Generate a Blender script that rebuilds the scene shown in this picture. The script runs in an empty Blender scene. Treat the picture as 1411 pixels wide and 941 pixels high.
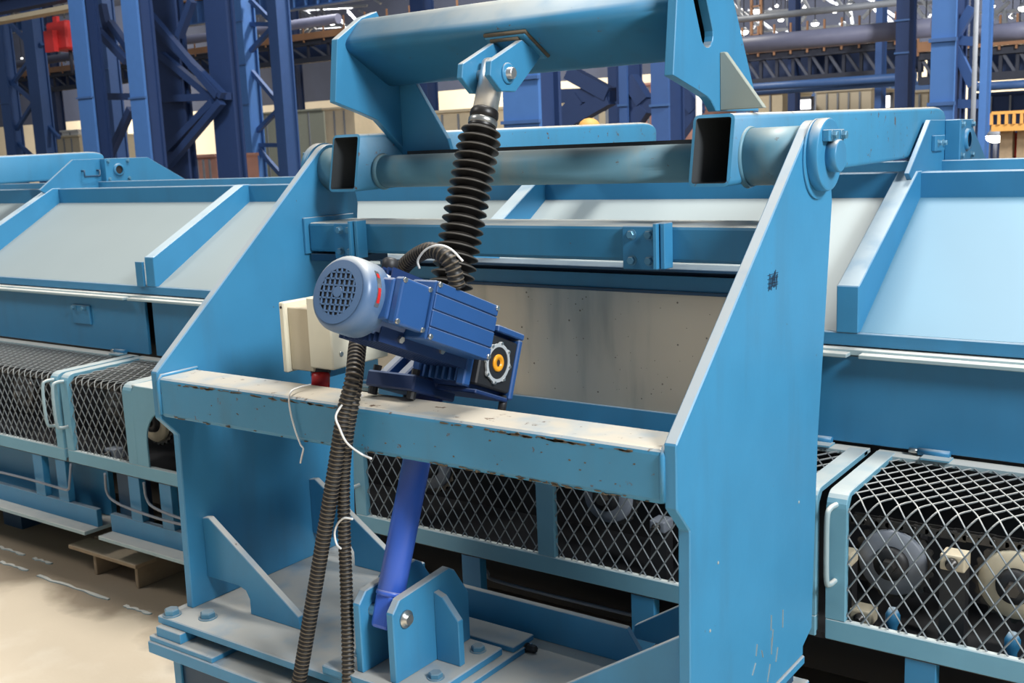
import bpy, bmesh, math, random
from mathutils import Vector, Matrix
random.seed(7)
S = bpy.context.scene
COL = S.collection
V = Vector
# ------------------------------------------------------------------ camera
F = 1500.0
yaw, pitch, roll = math.radians(36.116), math.radians(9.992), math.radians(-2.2685)
CAM = V((0, 0, 2.13))
fw = V((-math.sin(yaw) * math.cos(pitch), math.cos(yaw) * math.cos(pitch), -math.sin(pitch)))
r0 = V((math.cos(yaw), math.sin(yaw), 0)); u0 = r0.cross(fw)
rt = math.cos(roll) * r0 + math.sin(roll) * u0
up = -math.sin(roll) * r0 + math.cos(roll) * u0
cd = bpy.data.cameras.new('camera'); cam = bpy.data.objects.new('camera', cd); COL.objects.link(cam)
cd.sensor_width = 36; cd.lens = 36 * F / 1411; cd.clip_end = 400; cd.clip_start = .05
cd.dof.use_dof = True; cd.dof.focus_distance = 3.2; cd.dof.aperture_fstop = 8.0
cam.matrix_world = Matrix(((rt.x, up.x, -fw.x, CAM.x), (rt.y, up.y, -fw.y, CAM.y), (rt.z, up.z, -fw.z, CAM.z), (0, 0, 0, 1)))
S.camera = cam


def at(px, py, Y):
    """world point on the vertical plane at depth Y seen in direction (px, py) of the photograph"""
    d = rt * ((px - 705.5) / F) - up * ((py - 470.5) / F) + fw
    return CAM + d * (Y / d.y)


# ------------------------------------------------------------------ light
W = bpy.data.worlds.new('world'); S.world = W; W.use_nodes = True
bg = W.node_tree.nodes['Background']; bg.inputs[0].default_value = (.84, .91, 1.0, 1); bg.inputs[1].default_value = .24


def area(name, loc, target, size, power, color=(1, 1, 1)):
    l = bpy.data.lights.new(name, 'AREA'); l.shape = 'DISK'; l.size = size; l.energy = power; l.color = color
    o = bpy.data.objects.new(name, l); COL.objects.link(o); o.location = loc
    o.rotation_euler = (V(target) - V(loc)).to_track_quat('-Z', 'Y').to_euler()
    return o


area('hall_light', (5.0, .8, 6.2), (-1.4, 2.5, 1.2), 2.2, 830, (.95, .98, 1.0))
area('hall_light', (-2.0, 6.0, 12.0), (-3.0, 3.6, 0), 4.0, 1700, (1, .96, .9))
area('hall_light', (-10, -3.0, 11.0), (-6, 3, 1), 2.5, 450, (1, .96, .9))
area('hall_light', (5, 14.0, 12.0), (-4, 30, 3), 3.0, 4500, (1, .97, .93))
area('hall_light', (-14, 6.0, 12.0), (-24, 26, 3), 3.0, 1500, (1, .97, .93))
area('hall_light', (-50, 52.0, 14.0), (-50, 62, 0), 4.0, 14000, (1, .94, .84))  # added unseen lamp that brightens the far wall
area('hall_light', (-95, 52.0, 14.0), (-100, 64, 0), 4.0, 16000, (1, .94, .84))  # added unseen lamp for the left end of the far wall
area('hall_light', (-18, 52.0, 14.0), (-18, 62, 0), 4.0, 14000, (1, .94, .84))  # added unseen lamp for the right part of the far wall
area('hall_light', (-25, 30.0, 13.0), (-25, 34, 0), 3.0, 3500, (1, .95, .86))
S.view_settings.view_transform = 'Standard'; S.view_settings.look = 'None'
S.view_settings.gamma = 1; S.view_settings.use_curve_mapping = False; S.view_settings.exposure = 0.0


# ------------------------------------------------------------------ materials
def lin(*c):
    return tuple(((x / 255) / 12.92 if x / 255 <= .04045 else ((x / 255 + .055) / 1.055) ** 2.4) for x in c) + (1,)


def mat(name, rgb, rough=.5, metal=0, var=.12, scale=6, dust=0, dustcol=(196, 184, 164), chip=0, chipcol=(92, 70, 52), bump=0, streak=0, streakcol=(70, 66, 60), emit=0, spec=.5):
    m = bpy.data.materials.new(name); m.use_nodes = True
    nt = m.node_tree; N = nt.nodes; L = nt.links; b = N['Principled BSDF']
    b.inputs['Roughness'].default_value = rough; b.inputs['Metallic'].default_value = metal
    b.inputs['Specular IOR Level'].default_value = spec
    c = lin(*rgb)
    tc = N.new('ShaderNodeTexCoord'); mp = N.new('ShaderNodeNewGeometry')
    nz = N.new('ShaderNodeTexNoise'); nz.inputs['Scale'].default_value = scale; nz.inputs['Detail'].default_value = 6
    L.new(mp.outputs['Position'], nz.inputs['Vector'])
    mx = N.new('ShaderNodeMix'); mx.data_type = 'RGBA'
    mx.inputs['A'].default_value = tuple(x * (1 - var) for x in c[:3]) + (1,)
    mx.inputs['B'].default_value = tuple(min(1, x * (1 + var)) for x in c[:3]) + (1,)
    L.new(nz.outputs['Fac'], mx.inputs['Factor'])
    out = mx.outputs['Result']

    def layer(out, fac, col):
        k = N.new('ShaderNodeMix'); k.data_type = 'RGBA'
        L.new(fac, k.inputs['Factor']); L.new(out, k.inputs['A']); k.inputs['B'].default_value = lin(*col)
        return k.outputs['Result']

    def ramp(src, a, bb, t=1.0):
        r = N.new('ShaderNodeMapRange'); r.interpolation_type = 'SMOOTHSTEP'
        r.inputs['From Min'].default_value = a; r.inputs['From Max'].default_value = bb; r.inputs['To Max'].default_value = t
        L.new(src, r.inputs['Value']); return r.outputs['Result']

    def math_(op, a, b2):
        r = N.new('ShaderNodeMath'); r.operation = op
        for i, x in enumerate((a, b2)):
            if isinstance(x, (int, float)): r.inputs[i].default_value = x
            else: L.new(x, r.inputs[i])
        return r.outputs[0]
    if streak:
        sc = N.new('ShaderNodeVectorMath'); sc.operation = 'MULTIPLY'; sc.inputs[1].default_value = (9, 9, 1.6)
        L.new(mp.outputs['Position'], sc.inputs[0])
        n2 = N.new('ShaderNodeTexNoise'); n2.inputs['Scale'].default_value = 1.0; n2.inputs['Detail'].default_value = 5
        L.new(sc.outputs[0], n2.inputs['Vector'])
        out = layer(out, ramp(n2.outputs['Fac'], .48, .75, streak), streakcol)
    if dust:
        sx = N.new('ShaderNodeSeparateXYZ'); L.new(mp.outputs['Normal'], sx.inputs[0])
        n3 = N.new('ShaderNodeTexNoise'); n3.inputs['Scale'].default_value = 9; n3.inputs['Detail'].default_value = 7
        L.new(mp.outputs['Position'], n3.inputs['Vector'])
        rr_ = ramp(n3.outputs['Fac'], .2, .55); rr_.node.inputs['To Min'].default_value = .6
        f = math_('MULTIPLY', ramp(sx.outputs['Z'], .35, .95, dust), rr_)
        out = layer(out, f, dustcol)
    if chip:
        n4 = N.new('ShaderNodeTexNoise'); n4.inputs['Scale'].default_value = 26; n4.inputs['Detail'].default_value = 8
        n4.inputs['Roughness'].default_value = .7
        L.new(mp.outputs['Position'], n4.inputs['Vector'])
        out = layer(out, ramp(n4.outputs['Fac'], .70 - chip * .12, .76 - chip * .12), chipcol)
    L.new(out, b.inputs['Base Color'])
    if bump:
        n5 = N.new('ShaderNodeTexNoise'); n5.inputs['Scale'].default_value = 60; n5.inputs['Detail'].default_value = 4
        L.new(mp.outputs['Position'], n5.inputs['Vector'])
        bp = N.new('ShaderNodeBump'); bp.inputs['Strength'].default_value = bump; bp.inputs['Distance'].default_value = .004
        L.new(n5.outputs['Fac'], bp.inputs['Height']); L.new(bp.outputs['Normal'], b.inputs['Normal'])
    if emit:
        b.inputs['Emission Color'].default_value = c; b.inputs['Emission Strength'].default_value = emit
    return m


BLUE = (60, 134, 176)
M = dict(
    paint=mat('blue_paint', BLUE, .42, streak=.35, streakcol=(66, 112, 140), dust=.75, chip=.25, bump=.05),
    paint_worn=mat('worn_blue_paint', (62, 134, 172), .45, streak=.35, streakcol=(70, 116, 138), dust=.95, chip=.75, bump=.08, dustcol=(190, 180, 162)),
    paint_beam=mat('dusty_beam_paint', (46, 118, 156), .5, dust=1.0, chip=.45, dustcol=(186, 186, 178), streak=.35, streakcol=(56, 92, 108)),
    paint_pipe=mat('stained_pipe_paint', (92, 138, 156), .5, dust=.75, chip=.5, streak=.6, streakcol=(136, 140, 130), dustcol=(160, 164, 156)),
    machine=mat('machine_blue_paint', (48, 120, 162), .45, streak=.25, streakcol=(50, 98, 128), dust=.55, dustcol=(190, 194, 190), var=.08),
    cover=mat('cover_panel_paint', (82, 130, 154), .5, var=.06, scale=2),
    cover_dusty=mat('dusty_cover_paint', (152, 163, 164), .5, var=.05, scale=2),
    rib=mat('rib_paint', (52, 128, 172), .45, dust=1.0, dustcol=(186, 200, 206)),
    guard=mat('guard_frame_paint', (104, 156, 178), .5, dust=.7, dustcol=(214, 212, 202)),
    ledge=mat('dusty_ledge', (150, 172, 178), .6, dust=.9, dustcol=(218, 214, 204)),
    mesh=mat('galvanised_mesh', (118, 126, 130), .55, .1, dust=.5, dustcol=(200, 196, 186)),
    stainless=mat('stainless_sheet', (186, 182, 172), .34, .75, var=.10, scale=2.2, streak=.55, streakcol=(132, 136, 134)),
    steel=mat('bright_steel', (222, 222, 220), .34, .9),
    bolt=mat('painted_bolt', (84, 136, 164), .4, .3, dust=.4),
    zinc=mat('zinc_screw', (190, 190, 186), .3, .9),
    rubber=mat('black_rubber', (30, 28, 27), .4, dust=.10, dustcol=(120, 112, 102), var=.2),
    hose=mat('black_hose', (24, 23, 23), .5, dust=.12, dustcol=(120, 110, 98)),
    hose_dust=mat('dusty_hose_ridge', (98, 88, 74), .7, var=.3, scale=40),
    tube=mat('ultramarine_tube', (58, 98, 196), .35, var=.1, dust=.4),
    motor=mat('motor_blue', (42, 82, 138), .35, dust=.65, dustcol=(190, 192, 190), var=.1),
    motor_dk=mat('gearbox_blue', (28, 52, 98), .45, dust=.5, dustcol=(120, 136, 166), var=.12),
    fan=mat('fan_cover_blue', (82, 110, 146), .35, dust=.9, dustcol=(186, 188, 184)),
    orange=mat('orange_cap', (244, 164, 34), .35),
    cream=mat('cream_enamel', (222, 216, 194), .45, dust=.3, var=.04),
    cream_dirty=mat('dirty_cream', (202, 190, 164), .55, chip=.3, var=.12),
    red=mat('red_plastic', (196, 36, 34), .4),
    white=mat('white_plastic', (232, 232, 230), .4, var=.03),
    grease=mat('grease_spot', (104, 98, 90), .6, var=.2),
    gusset=mat('dust_grey_paint', (148, 154, 144), .6, var=.12, chip=.3),
    gasket=mat('aluminium_gasket', (206, 208, 208), .45, .3),
    dark=mat('dark_grease_and_shade', (38, 38, 40), .5, var=.3),  # greasy dark parts; also shade painted into the line interior
    chain=mat('greasy_steel', (72, 70, 68), .35, .6, var=.3),
    rust=mat('weld_scale', (92, 82, 66), .75, var=.4, scale=30),
    deep=mat('deep_blue_paint', (28, 66, 96), .5, dust=.5, dustcol=(130, 140, 140)),
    rim=mat('dusty_bellows_rim', (84, 80, 74), .6, var=.2),
    inside=mat('tube_inside', (40, 46, 50), .7, var=.3),
    stain=mat('dark_floor_dirt', (120, 106, 88), .9, var=.2),
    wood=mat('weathered_wood', (150, 132, 108), .8, dust=.5, var=.25, scale=18),
    ink=mat('black_ink', (30, 40, 60), .6),
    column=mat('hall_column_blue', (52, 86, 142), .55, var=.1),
    column_lit=mat('hall_lit_blue', (66, 112, 176), .55, var=.08),  # column blue with lamp light painted in
    column_dk=mat('hall_dark_and_shaded_blue', (30, 54, 98), .6, var=.1),  # column blue with shade painted in for webs and rear flanges; also dark steel
    girder=mat('girder_blue', (60, 96, 150), .5, var=.12),
    lace=mat('lacing_steel', (78, 84, 100), .6, var=.2),
    truss=mat('dark_truss_steel', (44, 50, 66), .6, var=.2),
    grey_st=mat('grey_steel', (128, 134, 144), .5, var=.2),
    pipe=mat('pale_pipe', (104, 108, 132), .5, var=.1),
    amber=mat('dusty_orange_steel', (148, 110, 82), .7, var=.35, scale=1.5),
    ochre=mat('ochre_paint', (214, 160, 84), .6, var=.15),
    wall_lo=mat('beige_cladding', (186, 176, 156), .7, var=.15, scale=.4),
    wall_hi=mat('dim_cladding', (46, 53, 72), .8, var=.3, scale=.5),
    shed=mat('pale_shed', (206, 194, 168), .7, var=.08),
    greygreen=mat('grey_green_sheet', (150, 156, 146), .6, var=.08),
    crate_red=mat('red_crane_paint', (206, 52, 54), .5),
    pink=mat('pinkish_goods', (186, 140, 128), .7, var=.5, scale=1.2),
    lamp=mat('lamp_glow', (255, 252, 244), .5, emit=9, var=0),
    pane=mat('lit_window', (255, 255, 255), .5, emit=2.2, var=0),
)


# floor material
def floor_mat():
    m = mat('dusty_concrete', (204, 190, 168), .85, var=.12, scale=1.4, bump=.3)
    nt = m.node_tree; N = nt.nodes; L = nt.links
    b = N['Principled BSDF']; src = b.inputs['Base Color'].links[0].from_socket
    g = N.new('ShaderNodeNewGeometry'); nz = N.new('ShaderNodeTexNoise'); nz.inputs['Scale'].default_value = 2.4; nz.inputs['Detail'].default_value = 9
    L.new(g.outputs['Position'], nz.inputs['Vector'])
    r = N.new('ShaderNodeMapRange'); r.inputs['From Min'].default_value = .5; r.inputs['From Max'].default_value = .72
    L.new(nz.outputs['Fac'], r.inputs['Value'])
    k = N.new('ShaderNodeMix'); k.data_type = 'RGBA'; L.new(r.outputs[0], k.inputs['Factor']); L.new(src, k.inputs['A'])
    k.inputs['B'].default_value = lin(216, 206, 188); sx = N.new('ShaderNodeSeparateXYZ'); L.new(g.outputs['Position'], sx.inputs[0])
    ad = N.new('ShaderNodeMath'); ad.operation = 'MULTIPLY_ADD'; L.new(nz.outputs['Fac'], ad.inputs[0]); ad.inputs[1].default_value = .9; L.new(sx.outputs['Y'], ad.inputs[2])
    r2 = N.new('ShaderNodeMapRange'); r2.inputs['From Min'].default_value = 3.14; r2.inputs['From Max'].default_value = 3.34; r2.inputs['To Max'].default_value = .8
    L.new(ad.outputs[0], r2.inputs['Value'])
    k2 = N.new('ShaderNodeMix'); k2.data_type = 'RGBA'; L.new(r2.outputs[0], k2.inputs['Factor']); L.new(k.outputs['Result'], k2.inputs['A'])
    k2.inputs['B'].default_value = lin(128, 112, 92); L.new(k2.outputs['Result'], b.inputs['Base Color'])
    return m


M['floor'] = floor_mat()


# ------------------------------------------------------------------ mesh builder
WORLD = {}


class MB:
    def __init__(s, T=None):
        s.bm = bmesh.new(); s.T = T; s.mi = 0

    def _v(s, p):
        p = V(p)
        return s.bm.verts.new(s.T @ p if s.T else p)

    def face(s, vs, smooth=False):
        try:
            f = s.bm.faces.new(vs); f.smooth = smooth; f.material_index = s.mi
        except ValueError:
            pass

    def box(s, x0, x1, y0, y1, z0, z1):
        v = [s._v((x, y, z)) for x in (x0, x1) for y in (y0, y1) for z in (z0, z1)]
        for q in ((0, 1, 3, 2), (4, 6, 7, 5), (0, 4, 5, 1), (2, 3, 7, 6), (0, 2, 6, 4), (1, 5, 7, 3)):
            s.face([v[i] for i in q])
        return s

    def prism(s, pts, axis, a0, a1, holes=None, hole_mi=0):
        """polygon pts (2D) extruded along axis: x -> (y,z), y -> (x,z), z -> (x,y)"""
        def mk(p, a):
            return {'x': (a, p[0], p[1]), 'y': (p[0], a, p[1]), 'z': (p[0], p[1], a)}[axis]
        A = [s._v(mk(p, a0)) for p in pts]; B = [s._v(mk(p, a1)) for p in pts]
        n = len(pts)
        if holes:
            from mathutils.geometry import tessellate_polygon
            HA = [[s._v(mk(p, a0)) for p in h] for h in holes]; HB = [[s._v(mk(p, a1)) for p in h] for h in holes]
            tris = tessellate_polygon([[V((p[0], p[1], 0)) for p in l] for l in [pts] + holes])
            fa = A + sum(HA, []); fb = B + sum(HB, [])
            for t in tris:
                s.face([fa[i] for i in t]); s.face([fb[i] for i in reversed(t)])
            for h0, h1 in zip(HA, HB):
                k = len(h0)
                s.mi = hole_mi
                for i in range(k): s.face([h0[i], h0[(i + 1) % k], h1[(i + 1) % k], h1[i]])
                s.mi = 0
        else:
            s.face(A); s.face(B[::-1])
        for i in range(n): s.face([A[i], B[i], B[(i + 1) % n], A[(i + 1) % n]])
        return s

    def lathe(s, p0, axis, prof, seg=24, smooth=True, cap=True):
        """prof: list of (distance along axis, radius)"""
        p0 = V(p0); a = V(axis).normalized()
        e = a.cross(V((0, 0, 1)) if abs(a.z) < .9 else V((1, 0, 0))).normalized(); f = a.cross(e)
        rings = []
        for t, r in prof:
            c = p0 + a * t
            rings.append([s._v(c + (e * math.cos(2 * math.pi * i / seg) + f * math.sin(2 * math.pi * i / seg)) * max(r, 1e-5)) for i in range(seg)])
        for k in range(len(rings) - 1):
            A, B = rings[k], rings[k + 1]
            for i in range(seg): s.face([A[i], A[(i + 1) % seg], B[(i + 1) % seg], B[i]], smooth)
        if cap:
            if prof[0][1] > 1e-4: s.face(rings[0][::-1])
            if prof[-1][1] > 1e-4: s.face(rings[-1])
        return s

    def cyl(s, p0, p1, r, seg=16, r1=None, smooth=True):
        d = V(p1) - V(p0)
        return s.lathe(p0, d, [(0, r), (d.length, r if r1 is None else r1)], seg, smooth)

    def tube(s, path, r, seg=8, cap=True, smooth=True):
        """r: number or list of radii; r with material switching via mats list"""
        path = [V(p) for p in path]; n = len(path)
        rs = r if isinstance(r, (list, tuple)) else [r] * n
        rings = []; prev = None
        for i, p in enumerate(path):
            t = (path[min(i + 1, n - 1)] - path[max(i - 1, 0)]).normalized()
            if prev is None:
                e = t.cross(V((0, 0, 1)) if abs(t.z) < .9 else V((1, 0, 0))).normalized()
            else:
                e = (prev - t * prev.dot(t)).normalized()
            prev = e; f = t.cross(e)
            rings.append([s._v(p + (e * math.cos(2 * math.pi * j / seg) + f * math.sin(2 * math.pi * j / seg)) * rs[i]) for j in range(seg)])
        for k in range(n - 1):
            if hasattr(s, 'mseq'): s.mi = s.mseq[k % len(s.mseq)]
            for j in range(seg): s.face([rings[k][j], rings[k][(j + 1) % seg], rings[k + 1][(j + 1) % seg], rings[k + 1][j]], smooth)
        if cap: s.face(rings[0][::-1]); s.face(rings[-1])
        return s

    def bar(s, p0, p1, w, h):
        """rectangular bar between points"""
        p0, p1 = V(p0), V(p1); t = (p1 - p0).normalized()
        e = t.cross(V((0, 1, 0)) if abs(t.y) < .9 else V((0, 0, 1))).normalized(); f = t.cross(e)
        q = [(-1, -1), (1, -1), (1, 1), (-1, 1)]
        A = [s._v(p0 + e * a * w / 2 + f * b * h / 2) for a, b in q]; B = [s._v(p1 + e * a * w / 2 + f * b * h / 2) for a, b in q]
        s.face(A[::-1]); s.face(B)
        for i in range(4): s.face([A[i], A[(i + 1) % 4], B[(i + 1) % 4], B[i]])
        return s

    def sphere(s, c, r, seg=16, rings=8, z0=-1):
        prof = []
        for i in range(rings + 1):
            a = -math.pi / 2 + math.pi * i / rings
            if math.sin(a) < z0 - 1e-6: continue
            prof.append((r * math.sin(a), r * math.cos(a)))
        return s.lathe(c, (0, 0, 1), prof, seg)

    def build(s, name, m, parent=None, bevel=0, seg=1, label=None):
        bmesh.ops.recalc_face_normals(s.bm, faces=s.bm.faces[:])
        me = bpy.data.meshes.new(name)
        c = V((0, 0, 0)); n = len(s.bm.verts)
        for v in s.bm.verts: c += v.co
        c /= max(n, 1)
        for v in s.bm.verts: v.co -= c
        s.bm.to_mesh(me); s.bm.free()
        for x in (m if isinstance(m, (list, tuple)) else [m]): me.materials.append(M[x])
        o = bpy.data.objects.new(name, me); COL.objects.link(o)
        if parent is not None:
            o.parent = parent; o.location = c - WORLD[parent.name]
        else:
            o.location = c
        WORLD[o.name] = c
        if bevel:
            b = o.modifiers.new('bevel', 'BEVEL'); b.width = bevel; b.segments = seg; b.limit_method = 'ANGLE'; b.angle_limit = math.radians(40)
            b.harden_normals = False
        if label: o['label'] = label
        return o


def tag(o, label, cat, group=None, kind=None):
    o['label'] = label; o['category'] = cat
    if group: o['group'] = group
    o['kind'] = kind or 'thing'
    return o


def thing(name, loc, label, cat, group=None):
    o = bpy.data.objects.new(name, None); COL.objects.link(o); o.location = loc; o.empty_display_size = .1
    WORLD[o.name] = V(loc)
    return tag(o, label, cat, group)


def structure(o):
    o['kind'] = 'structure'; return o


def clone(o, off, parent=None):
    """copy of one object (shared mesh) moved by off; its children come with it"""
    c = o.copy(); COL.objects.link(c)
    WORLD[c.name] = WORLD[o.name] + V(off)
    if parent is None:
        c.location = o.location + V(off)
    else:
        c.parent = parent; c.location = WORLD[c.name] - WORLD[parent.name]
    for ch in list(o.children):
        k = ch.copy(); COL.objects.link(k); k.parent = c; k.location = ch.location
        WORLD[k.name] = WORLD[ch.name] + V(off)
        for g in list(ch.children):
            q = g.copy(); COL.objects.link(q); q.parent = k; q.location = g.location; WORLD[q.name] = WORLD[g.name] + V(off)
    return c


def hexbolt(p, axis, r, h, parent, m='bolt', washer=True):
    b = MB(); a = V(axis).normalized()
    if washer: b.lathe(p, axis, [(0, r * 1.25), (h * .18, r * 1.25)], 16)
    b.lathe(V(p) + a * h * .15, axis, [(0, r), (h * .8, r), (h, r * .85)], 6, False)
    return b.build('bolt', m, parent)


def arc(cx, cy, r, a0, a1, n=8):
    return [(cx + r * math.cos(math.radians(a0 + (a1 - a0) * i / n)), cy + r * math.sin(math.radians(a0 + (a1 - a0) * i / n))) for i in range(n + 1)]


def spline(pts, n=10):
    """Catmull-Rom through points"""
    P = [V(p) for p in pts]; P = [2 * P[0] - P[1]] + P + [2 * P[-1] - P[-2]]
    out = []
    for i in range(1, len(P) - 2):
        a, b, c, d = P[i - 1:i + 3]
        for k in range(n):
            t = k / n
            out.append(.5 * ((2 * b) + (c - a) * t + (2 * a - 5 * b + 4 * c - d) * t * t + (3 * b - a - 3 * c + d) * t ** 3))
    out.append(P[-2]); return out


def resample(path, step):
    out = [path[0]]; acc = 0
    for a, b in zip(path, path[1:]):
        L = (b - a).length
        while acc + L >= step:
            t = (step - acc) / L; a = a.lerp(b, t); L = (b - a).length; out.append(a); acc = 0
        acc += L
    return out


# ================================================================== SETTING
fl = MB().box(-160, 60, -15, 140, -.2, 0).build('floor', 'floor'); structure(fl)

# far wall of the hall: cladding bands with separate sheets
wb = MB().box(-150, 40, 70.0, 70.4, 0, 7.0).build('wall_back', 'wall_lo'); structure(wb)
MB().box(-150, 40, 70.0, 70.4, 7.0, 30).build('upper_cladding', 'wall_hi', wb)
wl = MB().box(-150.5, -150, -10, 70.4, 0, 30).build('wall_left', 'wall_hi'); structure(wl)

structure(MB().box(-150, 40, 39.5, 70.4, 18.0, 18.3).build('ceiling', 'wall_hi'))

# ================================================================== ACTUATOR STAND
PY, PZ = 2.81, 2.085
XO, XI, XLI, XLO = -1.04, -1.07, -2.81, -2.84
stand = thing('actuator_stand', (-1.93, 2.4, 0), 'blue welded steel stand with two tall tapered side plates and a dusty front beam', 'machine stand')


def plate_profile():
    p = [(2.05, .715), (2.06, 1.29), (2.0, 1.355), (2.0, 1.5)]
    p += arc(PY, PZ, .09, 130.6, 10, 14)
    p += [(2.93, 1.96), (2.875, 1.56), (2.84, 1.32), (2.805, .77), (2.74, .74), (2.74, .715)]
    return p


for nm, a, b in (('left', XLO, XLI), ('right', XI, XO)):
    sp = MB().prism(plate_profile(), 'x', a, b).build('side_plate', 'paint', stand, .003)
    if nm == 'right':
        sd, xs = 1, XO
    else:
        sd, xs = -1, XLO
    MB().lathe((xs, PY, PZ - .01), (sd, 0, 0), [(0, .104), (.006, .104)], 40).build('boss_ring', 'paint', sp)
    MB().lathe((xs + sd * .006, PY, PZ), (sd, 0, 0), [(0, .094), (.027, .094), (.030, .091)], 40).build('hub', 'paint', sp, .002)
    MB().lathe((xs + sd * .036, PY, PZ - .004), (sd, 0, 0), [(0, .042), (.026, .042), (.029, .039)], 32).build('pin', 'paint', sp)
    MB().box(min(xs + sd * .036, xs + sd * .054), max(xs + sd * .036, xs + sd * .054), PY - .06, PY + .055, PZ + .034, PZ + .064).build('keeper_plate', 'paint', sp, .002)
    for q in (-.035, .035):
        hexbolt((xs + sd * .054, PY + q, PZ + .049), (sd, 0, 0), .011, .012, stand)
# pen marks and scuffs on the right plate: real scribbles of ink, thin raised strokes
ink = MB()
for i in range(9):
    y = 2.49 + .006 * i; z = 1.79 + random.uniform(-.004, .004)
    ink.bar((XO + .0006, y, z - .018 + random.uniform(-.006, .006)), (XO + .0006, y + .008, z + .018 + random.uniform(-.006, .006)), .0016, .0012)
for i in range(4):
    z = 1.775 + i * .010
    ink.bar((XO + .0006, 2.485, z), (XO + .0006, 2.55, z + random.uniform(-.004, .004)), .0016, .0012)
ink.build('ink_scribble', 'ink', stand, label='illegible black pen scribble on the right plate')
for i, (y, z) in enumerate(((2.155, 1.02), (2.70, 1.17), (2.20, 1.17))):
    MB().lathe((XO, y, z), (1, 0, 0), [(0, .0045), (.0015, .003)], 10).build('weld_spot', 'cover_dusty', stand)
sc = MB()
for i in range(9):
    y = 2.36 + random.uniform(0, .26); z = .74 + random.uniform(0, .16)
    sc.bar((XO + .0004, y, z), (XO + .0004, y + random.uniform(-.01, .03), z + random.uniform(.02, .05)), .005, .001)
o = sc.build('paint_scratch', 'cover_dusty', stand); o['kind'] = 'stuff'
# front beam : rectangular hollow section
fb = MB().box(XLI, XI, 2.0, 2.148, 1.36, 1.486).build('front_beam', 'paint_worn', stand, .014, 3)
for x in (XLI + .004, XI - .004):
    MB().tube([(x, 2.148, 1.488), (x, 2.012, 1.488), (x, 2.0, 1.47), (x, 2.0, 1.37)], .007, 6).build('weld_bead', 'paint', stand)


def chips(n, xr, zc, zs, wmax, hmax, label):
    b = MB()
    for i in range(n):
        x = random.uniform(*random.choice(xr)); w = random.uniform(.006, wmax); h = random.uniform(.0015, hmax); z = zc + random.uniform(-zs, zs)
        pts = []
        for k in range(9):
            a = 2 * math.pi * k / 9; q = random.uniform(.55, 1.1)
            pts.append((x + w / 2 * math.cos(a) * q, z + h / 2 * math.sin(a) * q))
        b.prism(pts, 'y', 1.9993, 2.004)
    o = b.build('chipped_paint', 'rust', fb, label=label); o['kind'] = 'stuff'


chips(110, ((-2.74, -2.3), (-2.3, -2.0), (-1.7, -1.15), (-1.55, -1.3)), 1.4725, .003, .05, .006, 'chipped brown patches along the upper arris')
chips(60, ((-2.75, -1.1), (-1.7, -1.2)), 1.3665, .003, .03, .005, 'chipped brown patches along the lower arris')
chips(24, ((-2.75, -1.1),), 1.42, .04, .008, .006, 'small chips on the front face')
# rear cross beam with bolted cover plates
cb = MB().box(XLI + .012, XI, 2.66, 2.885, 1.808, 1.908).build('cross_beam', 'paint_beam', stand, .01, 2)
MB().box(XLI, XLI + .012, 2.645, 2.89, 1.80, 1.925).build('end_plate', 'paint', cb, .002)


def bolted_plate(x0, x1, lug):
    bp = MB().box(x0, x1, 2.645, 2.66, 1.788, 1.908).build('joint_plate', 'machine', stand, .002)
    for bx in (x0 + .03, x1 - .03):
        for bz in (1.813, 1.885):
            hexbolt((bx, 2.645, bz), (0, -1, 0), .012, .011, bp, 'bolt')
    MB().box(lug, lug + .012, 2.60, 2.66, 1.795, 1.92).build('joint_lug', 'paint', stand, .002)
    MB().box(lug + .016, lug + .03, 2.612, 2.66, 1.795, 1.92).build('joint_lug', 'paint', stand, .002)


bolted_plate(-1.535, -1.42, -1.415)
bolted_plate(-2.66, -2.555, -2.55)
MB().box(-2.80, -2.56, 2.665, 2.80, 1.775, 1.80).build('bottom_ledge', 'deep', stand, .002)
# base plates, gussets
BO = lambda x0, x1, y0, ym, y1: [(x0, y0), (x1, y0), (x1, y1), (x1 - .39, y1), (x1 - .39, ym), (x0 + .45, ym), (x0 + .45, y1), (x0, y1)]
base = MB().prism(BO(-2.865, -1.035, 1.955, 2.465, 2.74), 'z', .69, .715).build('base_plate', 'paint', stand, .003)
MB().prism(BO(-2.88, -1.025, 1.92, 2.47, 2.75), 'z', .60, .64).build('sole_plate', 'paint', stand, .003)
MB().prism(BO(-2.83, -1.04, 1.985, 2.44, 2.72), 'z', 0, .60).build('pedestal', 'deep', stand, .003)
MB().box(-2.835, -2.80, 1.975, 1.985, 0, .60).build('pedestal_edge', 'paint', stand, .002)
MB().box(-2.85, -2.73, 1.935, 2.03, .657, .69).build('shim_block', 'paint', stand, .002)
MB().box(-2.875, -2.57, 1.925, 2.03, .64, .657).build('shim_block', 'paint', stand, .002)
MB().box(-1.9, -1.4, 1.96, 2.03, .64, .69).build('shim_block', 'paint', stand, .002)
MB().box(-2.80, -2.45, 2.06, 2.72, .64, .69).build('packer', 'deep', stand)
MB().box(-1.40, -1.06, 2.06, 2.72, .64, .69).build('packer', 'deep', stand)
MB().box(-2.45, -1.40, 2.10, 2.40, .64, .69).build('packer', 'deep', stand)


def gusset(y, x0, d):
    X = lambda t: x0 + d * t
    hole = []
    pts = [(X(.0), .80), (X(0), 1.0), (X(.03), 1.005), (X(.42), .755), (X(.425), .715), (X(.20), .715), (X(.20), .765)]
    pts += [(X(.185), .79), (X(.15), .80)]
    return MB().prism(pts, 'y', y - .012, y + .012).build('gusset', 'paint', stand, .002)


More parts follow.
